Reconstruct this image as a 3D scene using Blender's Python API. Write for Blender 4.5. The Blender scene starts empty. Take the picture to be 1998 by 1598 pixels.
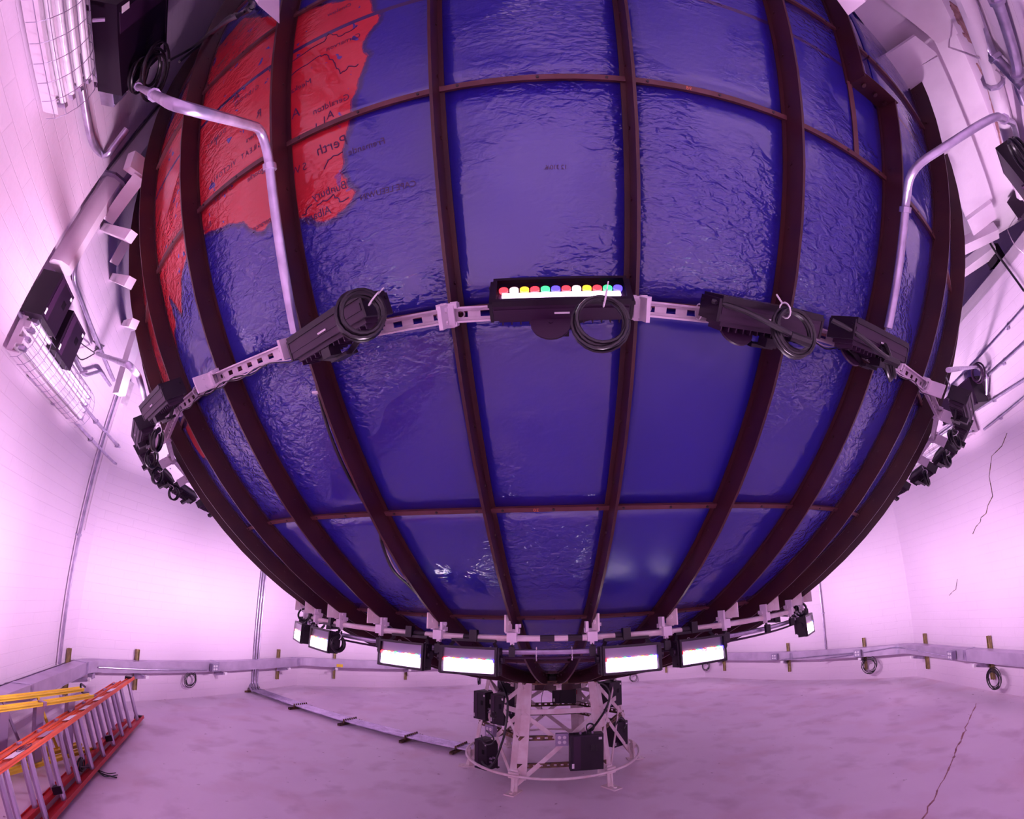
import bpy, bmesh, math, random
from mathutils import Vector, Matrix, noise
random.seed(7)
sc = bpy.context.scene
COL = sc.collection
PI = math.pi
R = math.radians

# ---------------------------------------------------------------- camera (fisheye lens)
cd = bpy.data.cameras.new('camera')
cd.type = 'PANO'
cd.sensor_fit = 'HORIZONTAL'
cd.sensor_width = 36.0
cd.sensor_height = 36.0 * 1598 / 1998
cd.panorama_type = 'FISHEYE_LENS_POLYNOMIAL'
cd.fisheye_fov = PI
cd.fisheye_polynomial_k0 = 0.0
cd.fisheye_polynomial_k1 = -0.06191897
cd.fisheye_polynomial_k2 = 0.0
cd.fisheye_polynomial_k3 = 1.2296586e-05
cd.fisheye_polynomial_k4 = 0.0
cd.clip_start = 0.02
cam = bpy.data.objects.new('camera', cd)
COL.objects.link(cam)
right = Vector((0.996552, 0.082919, 0.002758)); up = Vector((0.031574, -0.409784, 0.911636)); fwd = Vector((-0.076722, 0.908406, 0.410989))
m = Matrix.Identity(4)
for i in range(3):
    m[i][0] = right[i]; m[i][1] = up[i]; m[i][2] = -fwd[i]
m.translation = (0, -4.7588, 1.6103)
cam.matrix_world = m
sc.camera = cam

# ---------------------------------------------------------------- world and exposure
w = bpy.data.worlds.new('world'); sc.world = w; w.use_nodes = True
w.node_tree.nodes['Background'].inputs[0].default_value = (0.5, 0.3, 0.6, 1)
w.node_tree.nodes['Background'].inputs[1].default_value = 0.0
sc.view_settings.view_transform = 'Standard'
sc.view_settings.look = 'None'
sc.view_settings.gamma = 1.0
sc.view_settings.use_curve_mapping = False
sc.view_settings.exposure = 0.0
UPPER_W = 5.6      # power of each wash light on the upper rail
LOWER_W = 15.0      # power of each flood on the lower rail
LIGHT_COL = (1.0, 0.68, 0.98)

sc.cycles.max_bounces = 6; sc.cycles.diffuse_bounces = 4; sc.cycles.glossy_bounces = 3; sc.cycles.transmission_bounces = 4
sc.cycles.caustics_reflective = False; sc.cycles.caustics_refractive = False
sc.cycles.use_adaptive_sampling = True; sc.cycles.adaptive_threshold = 0.03
sc.cycles.sample_clamp_indirect = 6.0

# ---------------------------------------------------------------- helpers
class MB:
    """collects simple solids and links them as ONE mesh object"""
    def __init__(s): s.v = []; s.f = []; s.mi = []; s.m = 0
    def add(s, vs, fs):
        n = len(s.v); s.v += [tuple(v) for v in vs]
        for f in fs: s.f.append(tuple(i + n for i in f)); s.mi.append(s.m)
        return s
    def box(s, c, d, M=None):
        hx, hy, hz = d[0]/2, d[1]/2, d[2]/2
        vs = [Vector((c[0]+a*hx, c[1]+b*hy, c[2]+e*hz)) for a in (-1,1) for b in (-1,1) for e in (-1,1)]
        if M is not None: vs = [M @ v for v in vs]
        return s.add(vs, [(0,1,3,2),(4,6,7,5),(0,4,5,1),(2,3,7,6),(0,2,6,4),(1,5,7,3)])
    def prism(s, pts, h):
        """pts: polygon (3D, coplanar), extruded by vector h"""
        h = Vector(h); n = len(pts); P = [Vector(p) for p in pts]
        return s.add(P + [p + h for p in P], [tuple(range(n-1,-1,-1)), tuple(range(n, 2*n))] + [(i, (i+1)%n, n+(i+1)%n, n+i) for i in range(n)])
    def bar(s, a, b, w, h, upv=(0,0,1)):
        a = Vector(a); b = Vector(b); d = (b-a); L = d.length; d.normalize()
        upv = Vector(upv); x = d.cross(upv)
        if x.length < 1e-4: x = d.cross(Vector((1,0,0)))
        x.normalize(); z = x.cross(d).normalized()
        vs = []
        for p in (a, b):
            for e, g in ((-1,-1),(1,-1),(1,1),(-1,1)): vs.append(p + x*e*w/2 + z*g*h/2)
        return s.add(vs, [(3,2,1,0),(4,5,6,7),(0,1,5,4),(1,2,6,5),(2,3,7,6),(3,0,4,7)])
    def cyl(s, a, b, r, n=10, r2=None, caps=True):
        return s.tube([a, b], r, n, caps, r2)
    def tube(s, pts, r, n=8, caps=True, r2=None, closed=False):
        P = [Vector(p) for p in pts]; k = len(P); rings = []
        ref = None
        for i, p in enumerate(P):
            if closed: t = (P[(i+1)%k] - P[(i-1)%k])
            else: t = (P[min(i+1,k-1)] - P[max(i-1,0)])
            t.normalize()
            if ref is None:
                ref = t.orthogonal().normalized()
            ref = (ref - t*ref.dot(t))
            if ref.length < 1e-5: ref = t.orthogonal()
            ref.normalize(); b = t.cross(ref)
            rr = r if (r2 is None or i < k/2) else r2
            rings.append([p + (ref*math.cos(2*PI*j/n) + b*math.sin(2*PI*j/n))*rr for j in range(n)])
        vs = [v for q in rings for v in q]; fs = []
        for i in range(k if closed else k-1):
            for j in range(n):
                a0 = i*n+j; a1 = i*n+(j+1)%n; b0 = ((i+1)%k)*n+j; b1 = ((i+1)%k)*n+(j+1)%n
                fs.append((a0, a1, b1, b0))
        if caps and not closed: fs += [tuple(range(n-1,-1,-1)), tuple((k-1)*n+j for j in range(n))]
        return s.add(vs, fs)
    def disc(s, c, nrm, r, t=.003, n=16):
        c = Vector(c); nrm = Vector(nrm).normalized()
        return s.cyl(c, c+nrm*t, r, n)
    def build(s, name, mat, parent=None, smooth=False, loc=None):
        me = bpy.data.meshes.new(name); me.from_pydata(s.v, [], s.f)
        mats = mat if isinstance(mat, (list, tuple)) else [mat]
        for mm in mats: me.materials.append(mm)
        if len(mats) > 1: me.polygons.foreach_set('material_index', s.mi)
        bm = bmesh.new(); bm.from_mesh(me); bmesh.ops.recalc_face_normals(bm, faces=bm.faces); bm.to_mesh(me); bm.free()
        if smooth:
            me.polygons.foreach_set('use_smooth', [True]*len(me.polygons))
            try: me.set_sharp_from_angle(angle=R(40))
            except Exception: pass
        me.update()
        return put(name, me, parent, loc)
def put(name, me, parent=None, loc=None, rz=None):
    o = bpy.data.objects.new(name, me); COL.objects.link(o)
    if parent is not None: o.parent = parent
    if loc is not None: o.location = loc
    if rz is not None: o.rotation_euler = (0, 0, rz)
    return o
def tag(o, label=None, cat=None, group=None, kind=None):
    if label: o['label'] = label
    if cat: o['category'] = cat
    if group: o['group'] = group
    if kind: o['kind'] = kind
    return o
def empty(name, loc=(0,0,0), label=None, cat=None, group=None, M=None):
    o = bpy.data.objects.new(name, None); COL.objects.link(o); o.empty_display_size = .1
    if M is not None: o.matrix_world = M
    else: o.location = loc
    return tag(o, label, cat, group)
def frame(loc, x, z):
    """matrix with X axis along x and Z near z"""
    x = Vector(x).normalized(); z = Vector(z); z = (z - x*z.dot(x)).normalized(); y = z.cross(x)
    M = Matrix.Identity(4)
    for i in range(3): M[i][0] = x[i]; M[i][1] = y[i]; M[i][2] = z[i]
    M.translation = Vector(loc); return M
def copy_tree(o, parent=None):
    c = o.copy(); COL.objects.link(c)
    if parent is not None: c.parent = parent; c.matrix_parent_inverse = o.matrix_parent_inverse
    for ch in KIDS.get(o.name, []): copy_tree(ch, c)
    return c
KIDS = {}
def kids_of(root):
    KIDS.clear()
    for o in COL.objects:
        if o.parent is not None: KIDS.setdefault(o.parent.name, []).append(o)
def smooth_path(pts, n=6, r=.08):
    """polyline with rounded corners"""
    P = [Vector(p) for p in pts]; out = [P[0]]
    for i in range(1, len(P)-1):
        a = (P[i-1]-P[i]); b = (P[i+1]-P[i]); rr = min(r, a.length*.45, b.length*.45)
        p0 = P[i]+a.normalized()*rr; p2 = P[i]+b.normalized()*rr
        for k in range(n+1):
            t = k/n; out.append(p0*(1-t)**2 + P[i]*2*t*(1-t) + p2*t*t)
    out.append(P[-1]); return out
def catmull(pts, n=6):
    P = [Vector(p) for p in pts]; P = [P[0]]+P+[P[-1]]; out = []
    for i in range(1, len(P)-2):
        for k in range(n):
            t = k/n; a, b, c, d = P[i-1], P[i], P[i+1], P[i+2]
            out.append(.5*((2*b)+(c-a)*t+(2*a-5*b+4*c-d)*t*t+(3*b-a-3*c+d)*t**3))
    out.append(P[-2]); return out

# ---------------------------------------------------------------- materials
def mat(name, col, rough=.6, metal=0., spec=.5, emis=None, es=0., coat=0.):
    m = bpy.data.materials.new(name); m.use_nodes = True
    b = m.node_tree.nodes['Principled BSDF']
    b.inputs['Base Color'].default_value = (*col, 1); b.inputs['Roughness'].default_value = rough
    b.inputs['Metallic'].default_value = metal; b.inputs['Specular IOR Level'].default_value = spec
    b.inputs['Coat Weight'].default_value = coat
    if emis: b.inputs['Emission Color'].default_value = (*emis, 1); b.inputs['Emission Strength'].default_value = es
    return m
def nt(m): return m.node_tree, m.node_tree.nodes['Principled BSDF']
def add_noise_color(m, c1, c2, scale, detail=4, lo=.35, hi=.65, bump=0., bscale=None, bdist=.01):
    t, b = nt(m); N = t.nodes; L = t.links
    g = N.new('ShaderNodeNewGeometry')
    n = N.new('ShaderNodeTexNoise'); n.inputs['Scale'].default_value = scale; n.inputs['Detail'].default_value = detail
    L.new(g.outputs['Position'], n.inputs['Vector'])
    r = N.new('ShaderNodeMapRange'); r.inputs['From Min'].default_value = lo; r.inputs['From Max'].default_value = hi
    L.new(n.outputs['Fac'], r.inputs['Value'])
    x = N.new('ShaderNodeMix'); x.data_type = 'RGBA'; x.inputs['A'].default_value = (*c1, 1); x.inputs['B'].default_value = (*c2, 1)
    L.new(r.outputs['Result'], x.inputs['Factor']); L.new(x.outputs['Result'], b.inputs['Base Color'])
    if bump:
        n2 = N.new('ShaderNodeTexNoise'); n2.inputs['Scale'].default_value = bscale or scale*3; n2.inputs['Detail'].default_value = 4
        L.new(g.outputs['Position'], n2.inputs['Vector'])
        bp = N.new('ShaderNodeBump'); bp.inputs['Strength'].default_value = bump; bp.inputs['Distance'].default_value = bdist
        L.new(n2.outputs['Fac'], bp.inputs['Height']); L.new(bp.outputs['Normal'], b.inputs['Normal'])
    return m
M = {}
M['white'] = add_noise_color(mat('white_paint', (.80,.70,.80), .55), (.82,.73,.82), (.74,.62,.72), 3)
M['soffit'] = add_noise_color(mat('soffit_paint', (.80,.70,.80), .7), (.82,.74,.82), (.66,.56,.66), 2.2, 6, .5, .85, .4, 30, .004)
M['cream'] = add_noise_color(mat('cream_enamel', (.84,.74,.72), .45), (.86,.78,.78), (.72,.56,.56), 9)
M['rib'] = add_noise_color(mat('rib_paint', (.07,.02,.025), .38), (.040,.007,.016), (.060,.014,.016), 5, 5)
M['bar'] = add_noise_color(mat('bar_paint', (.16,.055,.06), .45), (.13,.040,.052), (.09,.024,.028), 9, 4)
M['black'] = mat('black_housing', (.012,.004,.014), .4, 0, .4)
M['dark'] = mat('dark_enamel', (.034,.010,.038), .45, 0, .4)
M['cable'] = mat('black_cable', (.012,.008,.014), .35, 0, .6)
M['galv'] = add_noise_color(mat('galvanized', (.52,.46,.60), .32, .8), (.60,.53,.70), (.42,.36,.50), 12)
M['rail'] = add_noise_color(mat('painted_channel', (.72,.62,.70), .4, .25), (.78,.68,.76), (.62,.50,.60), 14)
M['rust'] = add_noise_color(mat('rusty_strut', (.16,.09,.05), .6, .3), (.22,.12,.06), (.07,.04,.035), 20)
M['wood'] = add_noise_color(mat('tan_strut', (.35,.26,.10), .6, .2), (.42,.32,.12), (.22,.16,.08), 20)
M['orange'] = add_noise_color(mat('orange_fiberglass', (.80,.10,.02), .45), (.72,.11,.035), (.60,.07,.03), 6)
M['red'] = mat('red_fiberglass', (.55,.008,.02), .45)
M['yellow'] = add_noise_color(mat('yellow_fiberglass', (.85,.50,.02), .45), (.90,.62,.05), (.80,.52,.05), 8)
M['alu'] = mat('aluminum', (.40,.30,.45), .35, .6)
M['duct'] = add_noise_color(mat('grey_duct', (.50,.42,.56), .4, .35), (.56,.46,.62), (.46,.37,.52), 6)
M['boxgrey'] = mat('box_grey', (.34,.28,.42), .45, .3)
M['tie'] = mat('white_zip_tie', (.85,.80,.85), .5)
M['tape'] = mat('black_tape', (.03,.02,.03), .6)
M['print'] = mat('white_print', (.8,.75,.8), .6)
M['chalk'] = mat('orange_chalk', (.75,.22,.10), .7)
M['ink'] = mat('map_ink', (.05,.004,.06), .4)
M['seaink'] = mat('sea_ink', (.045,.01,.06), .4)
M['redlabel'] = mat('red_sticker', (.6,.03,.04), .5)
M['ylabel'] = mat('yellow_sticker', (.75,.55,.03), .5)
M['bright'] = mat('tube_glass', (.85,.82,.88), .2)
M['led'] = mat('led_white', (1,1,1), .3, emis=(1.0,.82,1.0), es=14)
for nme, c in (('blue',(.10,.06,1)),('green',(.05,.8,.2)),('redled',(1,.04,.06)),('amber',(1,.45,.03)),('pinkled',(1,.5,.6))):
    M['led_'+nme] = mat('led_'+nme, (.1,.1,.1), .3, emis=c, es=3.0)
for k_ in list(M):
    if k_.startswith('led'): M[k_].cycles.emission_sampling = 'NONE'
# lens glass: a real pane that lets the LEDs show
gl = bpy.data.materials.new('lens_glass'); gl.use_nodes = True
t, b = nt(gl); b.inputs['Base Color'].default_value = (.9,.9,.95,1); b.inputs['Roughness'].default_value = .02
b.inputs['Transmission Weight'].default_value = 1.0; b.inputs['IOR'].default_value = 1.1
M['lens'] = gl

# brick wall paint: colour and fine relief only
def wall_mat():
    m = mat('painted_brick', (.80,.68,.80), .55); t, b = nt(m); N = t.nodes; L = t.links
    tc = N.new('ShaderNodeTexCoord')
    br = N.new('ShaderNodeTexBrick'); br.inputs['Scale'].default_value = 1.0
    br.inputs['Brick Width'].default_value = .40; br.inputs['Row Height'].default_value = .105
    br.inputs['Mortar Size'].default_value = .004; br.inputs['Mortar Smooth'].default_value = .6; br.inputs['Bias'].default_value = 0
    br.inputs['Color1'].default_value = (1,1,1,1); br.inputs['Color2'].default_value = (.93,.93,.93,1); br.inputs['Mortar'].default_value = (.35,.35,.35,1)
    uv = N.new('ShaderNodeUVMap'); uv.uv_map = 'UVMap'
    L.new(uv.outputs['UV'], br.inputs['Vector'])
    g = N.new('ShaderNodeNewGeometry')
    n = N.new('ShaderNodeTexNoise'); n.inputs['Scale'].default_value = 1.3; n.inputs['Detail'].default_value = 5; L.new(g.outputs['Position'], n.inputs['Vector'])
    mk = N.new('ShaderNodeMapRange'); mk.inputs['From Min'].default_value = .40; mk.inputs['From Max'].default_value = .62; L.new(n.outputs['Fac'], mk.inputs['Value'])
    mx = N.new('ShaderNodeMix'); mx.data_type = 'RGBA'; mx.inputs['A'].default_value = (.80,.67,.80,1); mx.inputs['B'].default_value = (.76,.62,.76,1)
    L.new(n.outputs['Fac'], mx.inputs['Factor'])
    # faint lines where the paint lets the joints show
    sub = N.new('ShaderNodeMath'); sub.operation = 'SUBTRACT'; sub.inputs[0].default_value = 1.0; L.new(br.outputs['Color'], sub.inputs[1])
    ml = N.new('ShaderNodeMath'); ml.operation = 'MULTIPLY'; L.new(sub.outputs[0], ml.inputs[0]); L.new(mk.outputs['Result'], ml.inputs[1])
    m2 = N.new('ShaderNodeMath'); m2.operation = 'MULTIPLY'; L.new(ml.outputs[0], m2.inputs[0]); m2.inputs[1].default_value = .22
    mx2 = N.new('ShaderNodeMix'); mx2.data_type = 'RGBA'; L.new(m2.outputs[0], mx2.inputs['Factor']); L.new(mx.outputs['Result'], mx2.inputs['A']); mx2.inputs['B'].default_value = (.42,.26,.42,1)
    L.new(mx2.outputs['Result'], b.inputs['Base Color'])
    bp = N.new('ShaderNodeBump'); bp.inputs['Strength'].default_value = .5; bp.inputs['Distance'].default_value = .004
    L.new(br.outputs['Color'], bp.inputs['Height'])
    n3 = N.new('ShaderNodeTexNoise'); n3.inputs['Scale'].default_value = 14; n3.inputs['Detail'].default_value = 5; L.new(g.outputs['Position'], n3.inputs['Vector'])
    bp2 = N.new('ShaderNodeBump'); bp2.inputs['Strength'].default_value = .25; bp2.inputs['Distance'].default_value = .01
    L.new(n3.outputs['Fac'], bp2.inputs['Height']); L.new(bp.outputs['Normal'], bp2.inputs['Normal']); L.new(bp2.outputs['Normal'], b.inputs['Normal'])
    return m
M['wall'] = wall_mat()
def floor_mat():
    m = mat('painted_floor', (.74,.58,.72), .42); t, b = nt(m); N = t.nodes; L = t.links
    g = N.new('ShaderNodeNewGeometry')
    def nz(sc_, d, lo, hi, dist=0.):
        n = N.new('ShaderNodeTexNoise'); n.inputs['Scale'].default_value = sc_; n.inputs['Detail'].default_value = d; n.inputs['Distortion'].default_value = dist
        L.new(g.outputs['Position'], n.inputs['Vector'])
        r = N.new('ShaderNodeMapRange'); r.inputs['From Min'].default_value = lo; r.inputs['From Max'].default_value = hi; L.new(n.outputs['Fac'], r.inputs['Value'])
        return r.outputs['Result'], n.outputs['Fac']
    def mix(a, bcol, fac):
        x = N.new('ShaderNodeMix'); x.data_type = 'RGBA'
        if isinstance(a, tuple): x.inputs['A'].default_value = (*a, 1)
        else: L.new(a, x.inputs['A'])
        x.inputs['B'].default_value = (*bcol, 1)
        if isinstance(fac, float): x.inputs['Factor'].default_value = fac
        else: L.new(fac, x.inputs['Factor'])
        return x.outputs['Result']
    f1, raw = nz(.9, 6, .35, .7)
    c = mix((.90,.77,.88), (.82,.66,.79), f1)
    f2, _ = nz(3.0, 9, .53, .85, .2)          # worn greyish stains
    c = mix(c, (.58,.40,.50), f2)
    f3, _ = nz(14, 4, .70, .76, .3)           # small dark scuffs
    c = mix(c, (.28,.12,.20), f3)
    f4, _ = nz(1.7, 8, .52, .95, 0.)
    c = mix(c, (.72,.46,.52), f4)
    L.new(c, b.inputs['Base Color'])
    n2 = N.new('ShaderNodeTexNoise'); n2.inputs['Scale'].default_value = 6; n2.inputs['Detail'].default_value = 6; L.new(g.outputs['Position'], n2.inputs['Vector'])
    bp = N.new('ShaderNodeBump'); bp.inputs['Strength'].default_value = .3; bp.inputs['Distance'].default_value = .01
    L.new(n2.outputs['Fac'], bp.inputs['Height']); L.new(bp.outputs['Normal'], b.inputs['Normal'])
    return m
M['floor'] = floor_mat()

def glass_mat(name, land=False, frosted=False):
    m = bpy.data.materials.new(name); m.use_nodes = True; t, b = nt(m); N = t.nodes; L = t.links
    g = N.new('ShaderNodeNewGeometry')
    def noise_n(scale, detail=2, dist=0., vec=None, rough=.5):
        n = N.new('ShaderNodeTexNoise'); n.inputs['Scale'].default_value = scale; n.inputs['Detail'].default_value = detail
        n.inputs['Distortion'].default_value = dist; n.inputs['Roughness'].default_value = rough
        L.new(vec or g.outputs['Position'], n.inputs['Vector']); return n.outputs['Fac']
    def mr(x, a, bb, c=0., d=1.):
        r = N.new('ShaderNodeMapRange'); r.inputs['From Min'].default_value = a; r.inputs['From Max'].default_value = bb
        r.inputs['To Min'].default_value = c; r.inputs['To Max'].default_value = d; L.new(x, r.inputs['Value']); return r.outputs['Result']
    def math_(op, a, bb):
        n = N.new('ShaderNodeMath'); n.operation = op
        for i, q in enumerate((a, bb)):
            if isinstance(q, (int, float)): n.inputs[i].default_value = q
            else: L.new(q, n.inputs[i])
        return n.outputs[0]
    def mix(a, bb, f):
        x = N.new('ShaderNodeMix'); x.data_type = 'RGBA'
        for k, q in (('A', a), ('B', bb)):
            if isinstance(q, tuple): x.inputs[k].default_value = (*q, 1)
            else: L.new(q, x.inputs[k])
        L.new(f, x.inputs['Factor']); return x.outputs['Result']
    sea = mix((.008,.007,.23), (.014,.006,.30), noise_n(1.1, 3))
    col = sea
    if land:
        at = N.new('ShaderNodeAttribute'); at.attribute_name = 'coast'
        wob = math_('MULTIPLY', math_('SUBTRACT', noise_n(16, 5, 0, None, .62), .5), .55)
        d = math_('ADD', at.outputs['Fac'], wob)
        mask = mr(d, -.02, .02)
        rim = math_('MULTIPLY', mr(d, -.34, -.14), math_('SUBTRACT', 1.0, mask))
        col = mix(col, (.022,.006,.10), math_('MULTIPLY', rim, .85))
        red = mix((.50,.008,.020), (.58,.014,.030), noise_n(2.0, 4))
        # salt lakes: dark blue patches painted on the land
        lk = math_('MULTIPLY', mr(noise_n(13, 2, .4), .655, .67), mr(noise_n(1.6, 1), .50, .56))
        red = mix(red, (.05,.02,.24), lk)
        edge = math_('MULTIPLY', math_('LESS_THAN', d, .07), mask)
        red = mix(red, (.16,.0,.06), edge)
        col = mix(col, red, mask)
    # painted tropic line
    sp = N.new('ShaderNodeSeparateXYZ'); L.new(g.outputs['Position'], sp.inputs[0])
    zz = 5.56 + 4.57*math.sin(R(-23.44))
    tl = math_('LESS_THAN', math_('ABSOLUTE', math_('SUBTRACT', sp.outputs['Z'], zz), 0), .011)
    col = mix(col, (.04,.008,.10), tl)
    L.new(col, b.inputs['Base Color'])
    b.inputs['Roughness'].default_value = .42 if frosted else .5
    b.inputs['Specular IOR Level'].default_value = .55 if frosted else .3
    # hammered glaze as a clear coat
    b.inputs['Coat Weight'].default_value = .35 if frosted else 1.0
    b.inputs['Coat Roughness'].default_value = .22 if frosted else .02
    b.inputs['Coat IOR'].default_value = 1.78
    mp = N.new('ShaderNodeMapping'); mp.inputs['Scale'].default_value = (1, 1, 2.2); L.new(g.outputs['Position'], mp.inputs['Vector'])
    h1 = math_('ADD', noise_n(13, 2, .8, mp.outputs['Vector']), math_('MULTIPLY', noise_n(32, 2, .5, mp.outputs['Vector']), .4))
    patch = mr(noise_n(1.3, 2), .47, .60, .22, 2.6)
    h = math_('ADD', math_('MULTIPLY', h1, patch), math_('MULTIPLY', noise_n(2.6, 1), 1.6))
    h = math_('ADD', h, math_('MULTIPLY', noise_n(60, 2), .04))
    bp = N.new('ShaderNodeBump'); bp.inputs['Strength'].default_value = .2 if frosted else 1.0; bp.inputs['Distance'].default_value = .010
    L.new(h, bp.inputs['Height']); L.new(bp.outputs['Normal'], b.inputs['Coat Normal'])
    return m
M['sea'] = glass_mat('sea_glass'); M['land'] = glass_mat('map_glass', True); M['frost'] = glass_mat('frosted_sea_glass', False, True)

# ---------------------------------------------------------------- the room: octagonal brick shaft
CA, SA = math.cos(R(10.5)), math.sin(R(10.5))
def X(u, v, z=0.): return Vector((CA*u+SA*v, -SA*u+CA*v, z))
S2 = math.sqrt(.5)
SIDES = [('wall_left',(-1,0),4.79),('wall_back_left',(-S2,S2),4.82),('wall_back',(0,1),5.17),('wall_back_right',(S2,S2),5.15),
         ('wall_right',(1,0),4.97),('wall_front_right',(S2,-S2),4.9),('wall_front',(0,-1),5.4),('wall_front_left',(-S2,-S2),4.75)]
def corner(a, b):
    (n1, d1), (n2, d2) = (a[1], a[2]), (b[1], b[2]); det = n1[0]*n2[1]-n1[1]*n2[0]
    return ((d1*n2[1]-d2*n1[1])/det, (n1[0]*d2-n2[0]*d1)/det)
CORN = [corner(SIDES[i], SIDES[(i+1)%8]) for i in range(8)]   # corner after side i
SOFF = 4.18; TOP = 8.6
FULL = {'wall_front_left','wall_front','wall_front_right'}
def wall_obj(name, p, q, n, z0, z1, th=.3):
    P, Q = X(*p), X(*q); nn = X(*n)
    a = MB(); h = (nn*th)
    a.prism([P+Vector((0,0,z0)), Q+Vector((0,0,z0)), Q+Vector((0,0,z1)), P+Vector((0,0,z1))], h)
    o = a.build(name, M['wall']); me = o.data; uvl = me.uv_layers.new(name='UVMap')
    d = (Q-P).normalized()
    for l in me.loops:
        v = me.vertices[l.vertex_index].co; uvl.data[l.index].uv = ((v-P).dot(d), v.z)
    return tag(o, kind='structure')
for i, (nme, n, dd) in enumerate(SIDES):
    q = CORN[i]; p = CORN[i-1]
    wall_obj(nme, p, q, n, 0, TOP if nme in FULL else SOFF)
    if nme not in FULL:      # the shaft widens above the ledge
        e = .8; wall_obj(nme.replace('wall','wall_upper'), (p[0]+n[0]*e, p[1]+n[1]*e), (q[0]+n[0]*e, q[1]+n[1]*e), n, SOFF-.05, TOP)
        a = MB(); a.prism([X(*p,SOFF-.12), X(*q,SOFF-.12), X(q[0]+n[0]*e,q[1]+n[1]*e,SOFF-.12), X(p[0]+n[0]*e,p[1]+n[1]*e,SOFF-.12)], (0,0,.12))
        tag(a.build('trim_ledge', M['soffit']), kind='structure')
# thicker pier of the front left wall, its edge stands out
a = MB(); e0 = (-2.43,-4.075); e1 = (-1.3,-5.205)
a.prism([X(*e0), X(*e1), X(e1[0]-.13,e1[1]-.13), X(e0[0]-.13,e0[1]-.13)], (0,0,TOP))
o = a.build('wall_pier', M['wall']); me = o.data; uvl = me.uv_layers.new(name='UVMap'); dv = (X(*e1)-X(*e0)).normalized()
for l in me.loops:
    v = me.vertices[l.vertex_index].co; uvl.data[l.index].uv = ((v-X(*e0)).dot(dv), v.z)
tag(o, kind='structure')
# shallow return where the left wall steps back
a = MB(); a.box((0,0,0),(.1,.1,.1)); 
a = MB(); a.prism([X(-4.79,-2.0), X(-4.79,.86), X(-4.73,.86), X(-4.73,-2.0)], (0,0,SOFF-.02)); o = a.build('wall_step', M['wall'])
me = o.data; uvl = me.uv_layers.new(name='UVMap')
for l in me.loops:
    v = me.vertices[l.vertex_index].co; uvl.data[l.index].uv = (v.y, v.z)
tag(o, kind='structure')
a = MB(); a.prism([X(c[0]*1.07,c[1]*1.07,-.2) for c in CORN], (0,0,.2)); tag(a.build('floor', M['floor']), kind='structure')
a = MB(); a.prism([X(c[0]*1.3,c[1]*1.3,TOP) for c in CORN], (0,0,.2)); tag(a.build('ceiling', M['soffit']), kind='structure')

# ---------------------------------------------------------------- the glass globe
GC = Vector((0,0,5.56)); RG = 4.57
def sp(lat, lon, r=RG):
    a, b = R(lat), R(lon); return Vector((r*math.cos(a)*math.sin(b), -r*math.cos(a)*math.cos(b), r*math.sin(a)))
LATS = [-86,-81.5,-71.6,-61.3,-50.95,-40.5,-30,-20,-10,0,10,20]
globe = empty('glass_globe', GC, 'huge blue and red stained glass map globe in dark red ribs', 'globe')
# coast of the southern continent as painted on the glass (latitude, degrees east), mirrored from outside
COAST = [(-21.8,114.1),(-22.61,113.97),(-23.17,113.91),(-23.67,113.39),(-24.25,113.41),(-24.63,113.92),(-25.08,114.24),(-25.59,114.49),(-26.07,114.41),(-26.51,114.04),(-27.01,114.31),(-27.46,114.47),(-28.06,114.68),(-28.89,115.06),(-29.53,115.22),(-30.36,115.3),(-30.91,115.61),(-31.68,115.91),(-32.45,115.99),(-32.8,116.21),(-33.3,115.92),(-33.73,115.8),(-33.94,115.3),(-34.2,115.31),(-34.49,115.74),(-34.86,116.27),(-35.06,117.12),(-35.03,117.69),(-34.93,118.26),(-34.56,118.71),(-34.41,118.97),(-34.52,119.33),(-34.19,119.9),(-34.08,120.63),(-33.86,121.51),(-33.76,122.27),(-34.03,122.8),(-33.93,123.46),(-33.5,124.0),(-32.95,124.59),(-32.57,125.69),(-32.29,126.58),(-32.27,127.39),(-32.0,128.39),(-31.57,130.1),(-31.5,131.5),(-32.11,133.2),(-32.43,134.1),(-33.04,134.7),(-33.71,135.2),(-34.99,136.1),(-34.16,136.85),(-33.0,137.9),(-32.6,138.3),(-34.19,138.0),(-35.15,137.9),(-35.21,139.0),(-36.14,139.4),(-37.6,140.2),(-38.3,141.6),(-38.8,143.6),(-38.2,144.8),(-39.1,146.4),(-38.0,148),(-37.5,150),(-35,151),(-32.5,152.6),(-28.2,153.6),(-25,153),(-22,150),(-19.5,147.5),(-15,145.3),(-10.8,142.5),(-17.5,140.5),(-15,136),(-12,136.5),(-12,132),(-14.8,129.5),(-14,126.5),(-17.0,123.5),(-18,122.2),(-20,119),(-20.7,116.8)]
COAST = [(a, 105-b) for a, b in COAST]
ISLE = [(-40.9,-39.6),(-41.0,-43.3),(-42.5,-43.4),(-43.9,-42.6),(-44.2,-41.3),(-42.8,-40.2)]
def sdf(la, lo, poly):
    k = math.cos(R(-32)); best = 1e9; inside = False; n = len(poly)
    for i in range(n):
        ay, ax = poly[i]; by, bx = poly[(i+1)%n]
        if (ay > la) != (by > la) and lo < (bx-ax)*(la-ay)/(by-ay)+ax: inside = not inside
        ex, ey = (bx-ax)*k, by-ay; px, py = (lo-ax)*k, la-ay
        t = max(0, min(1, (px*ex+py*ey)/(ex*ex+ey*ey+1e-12)))
        d = math.hypot(px-ex*t, py-ey*t); best = min(best, d)
    return best if inside else -best
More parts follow.
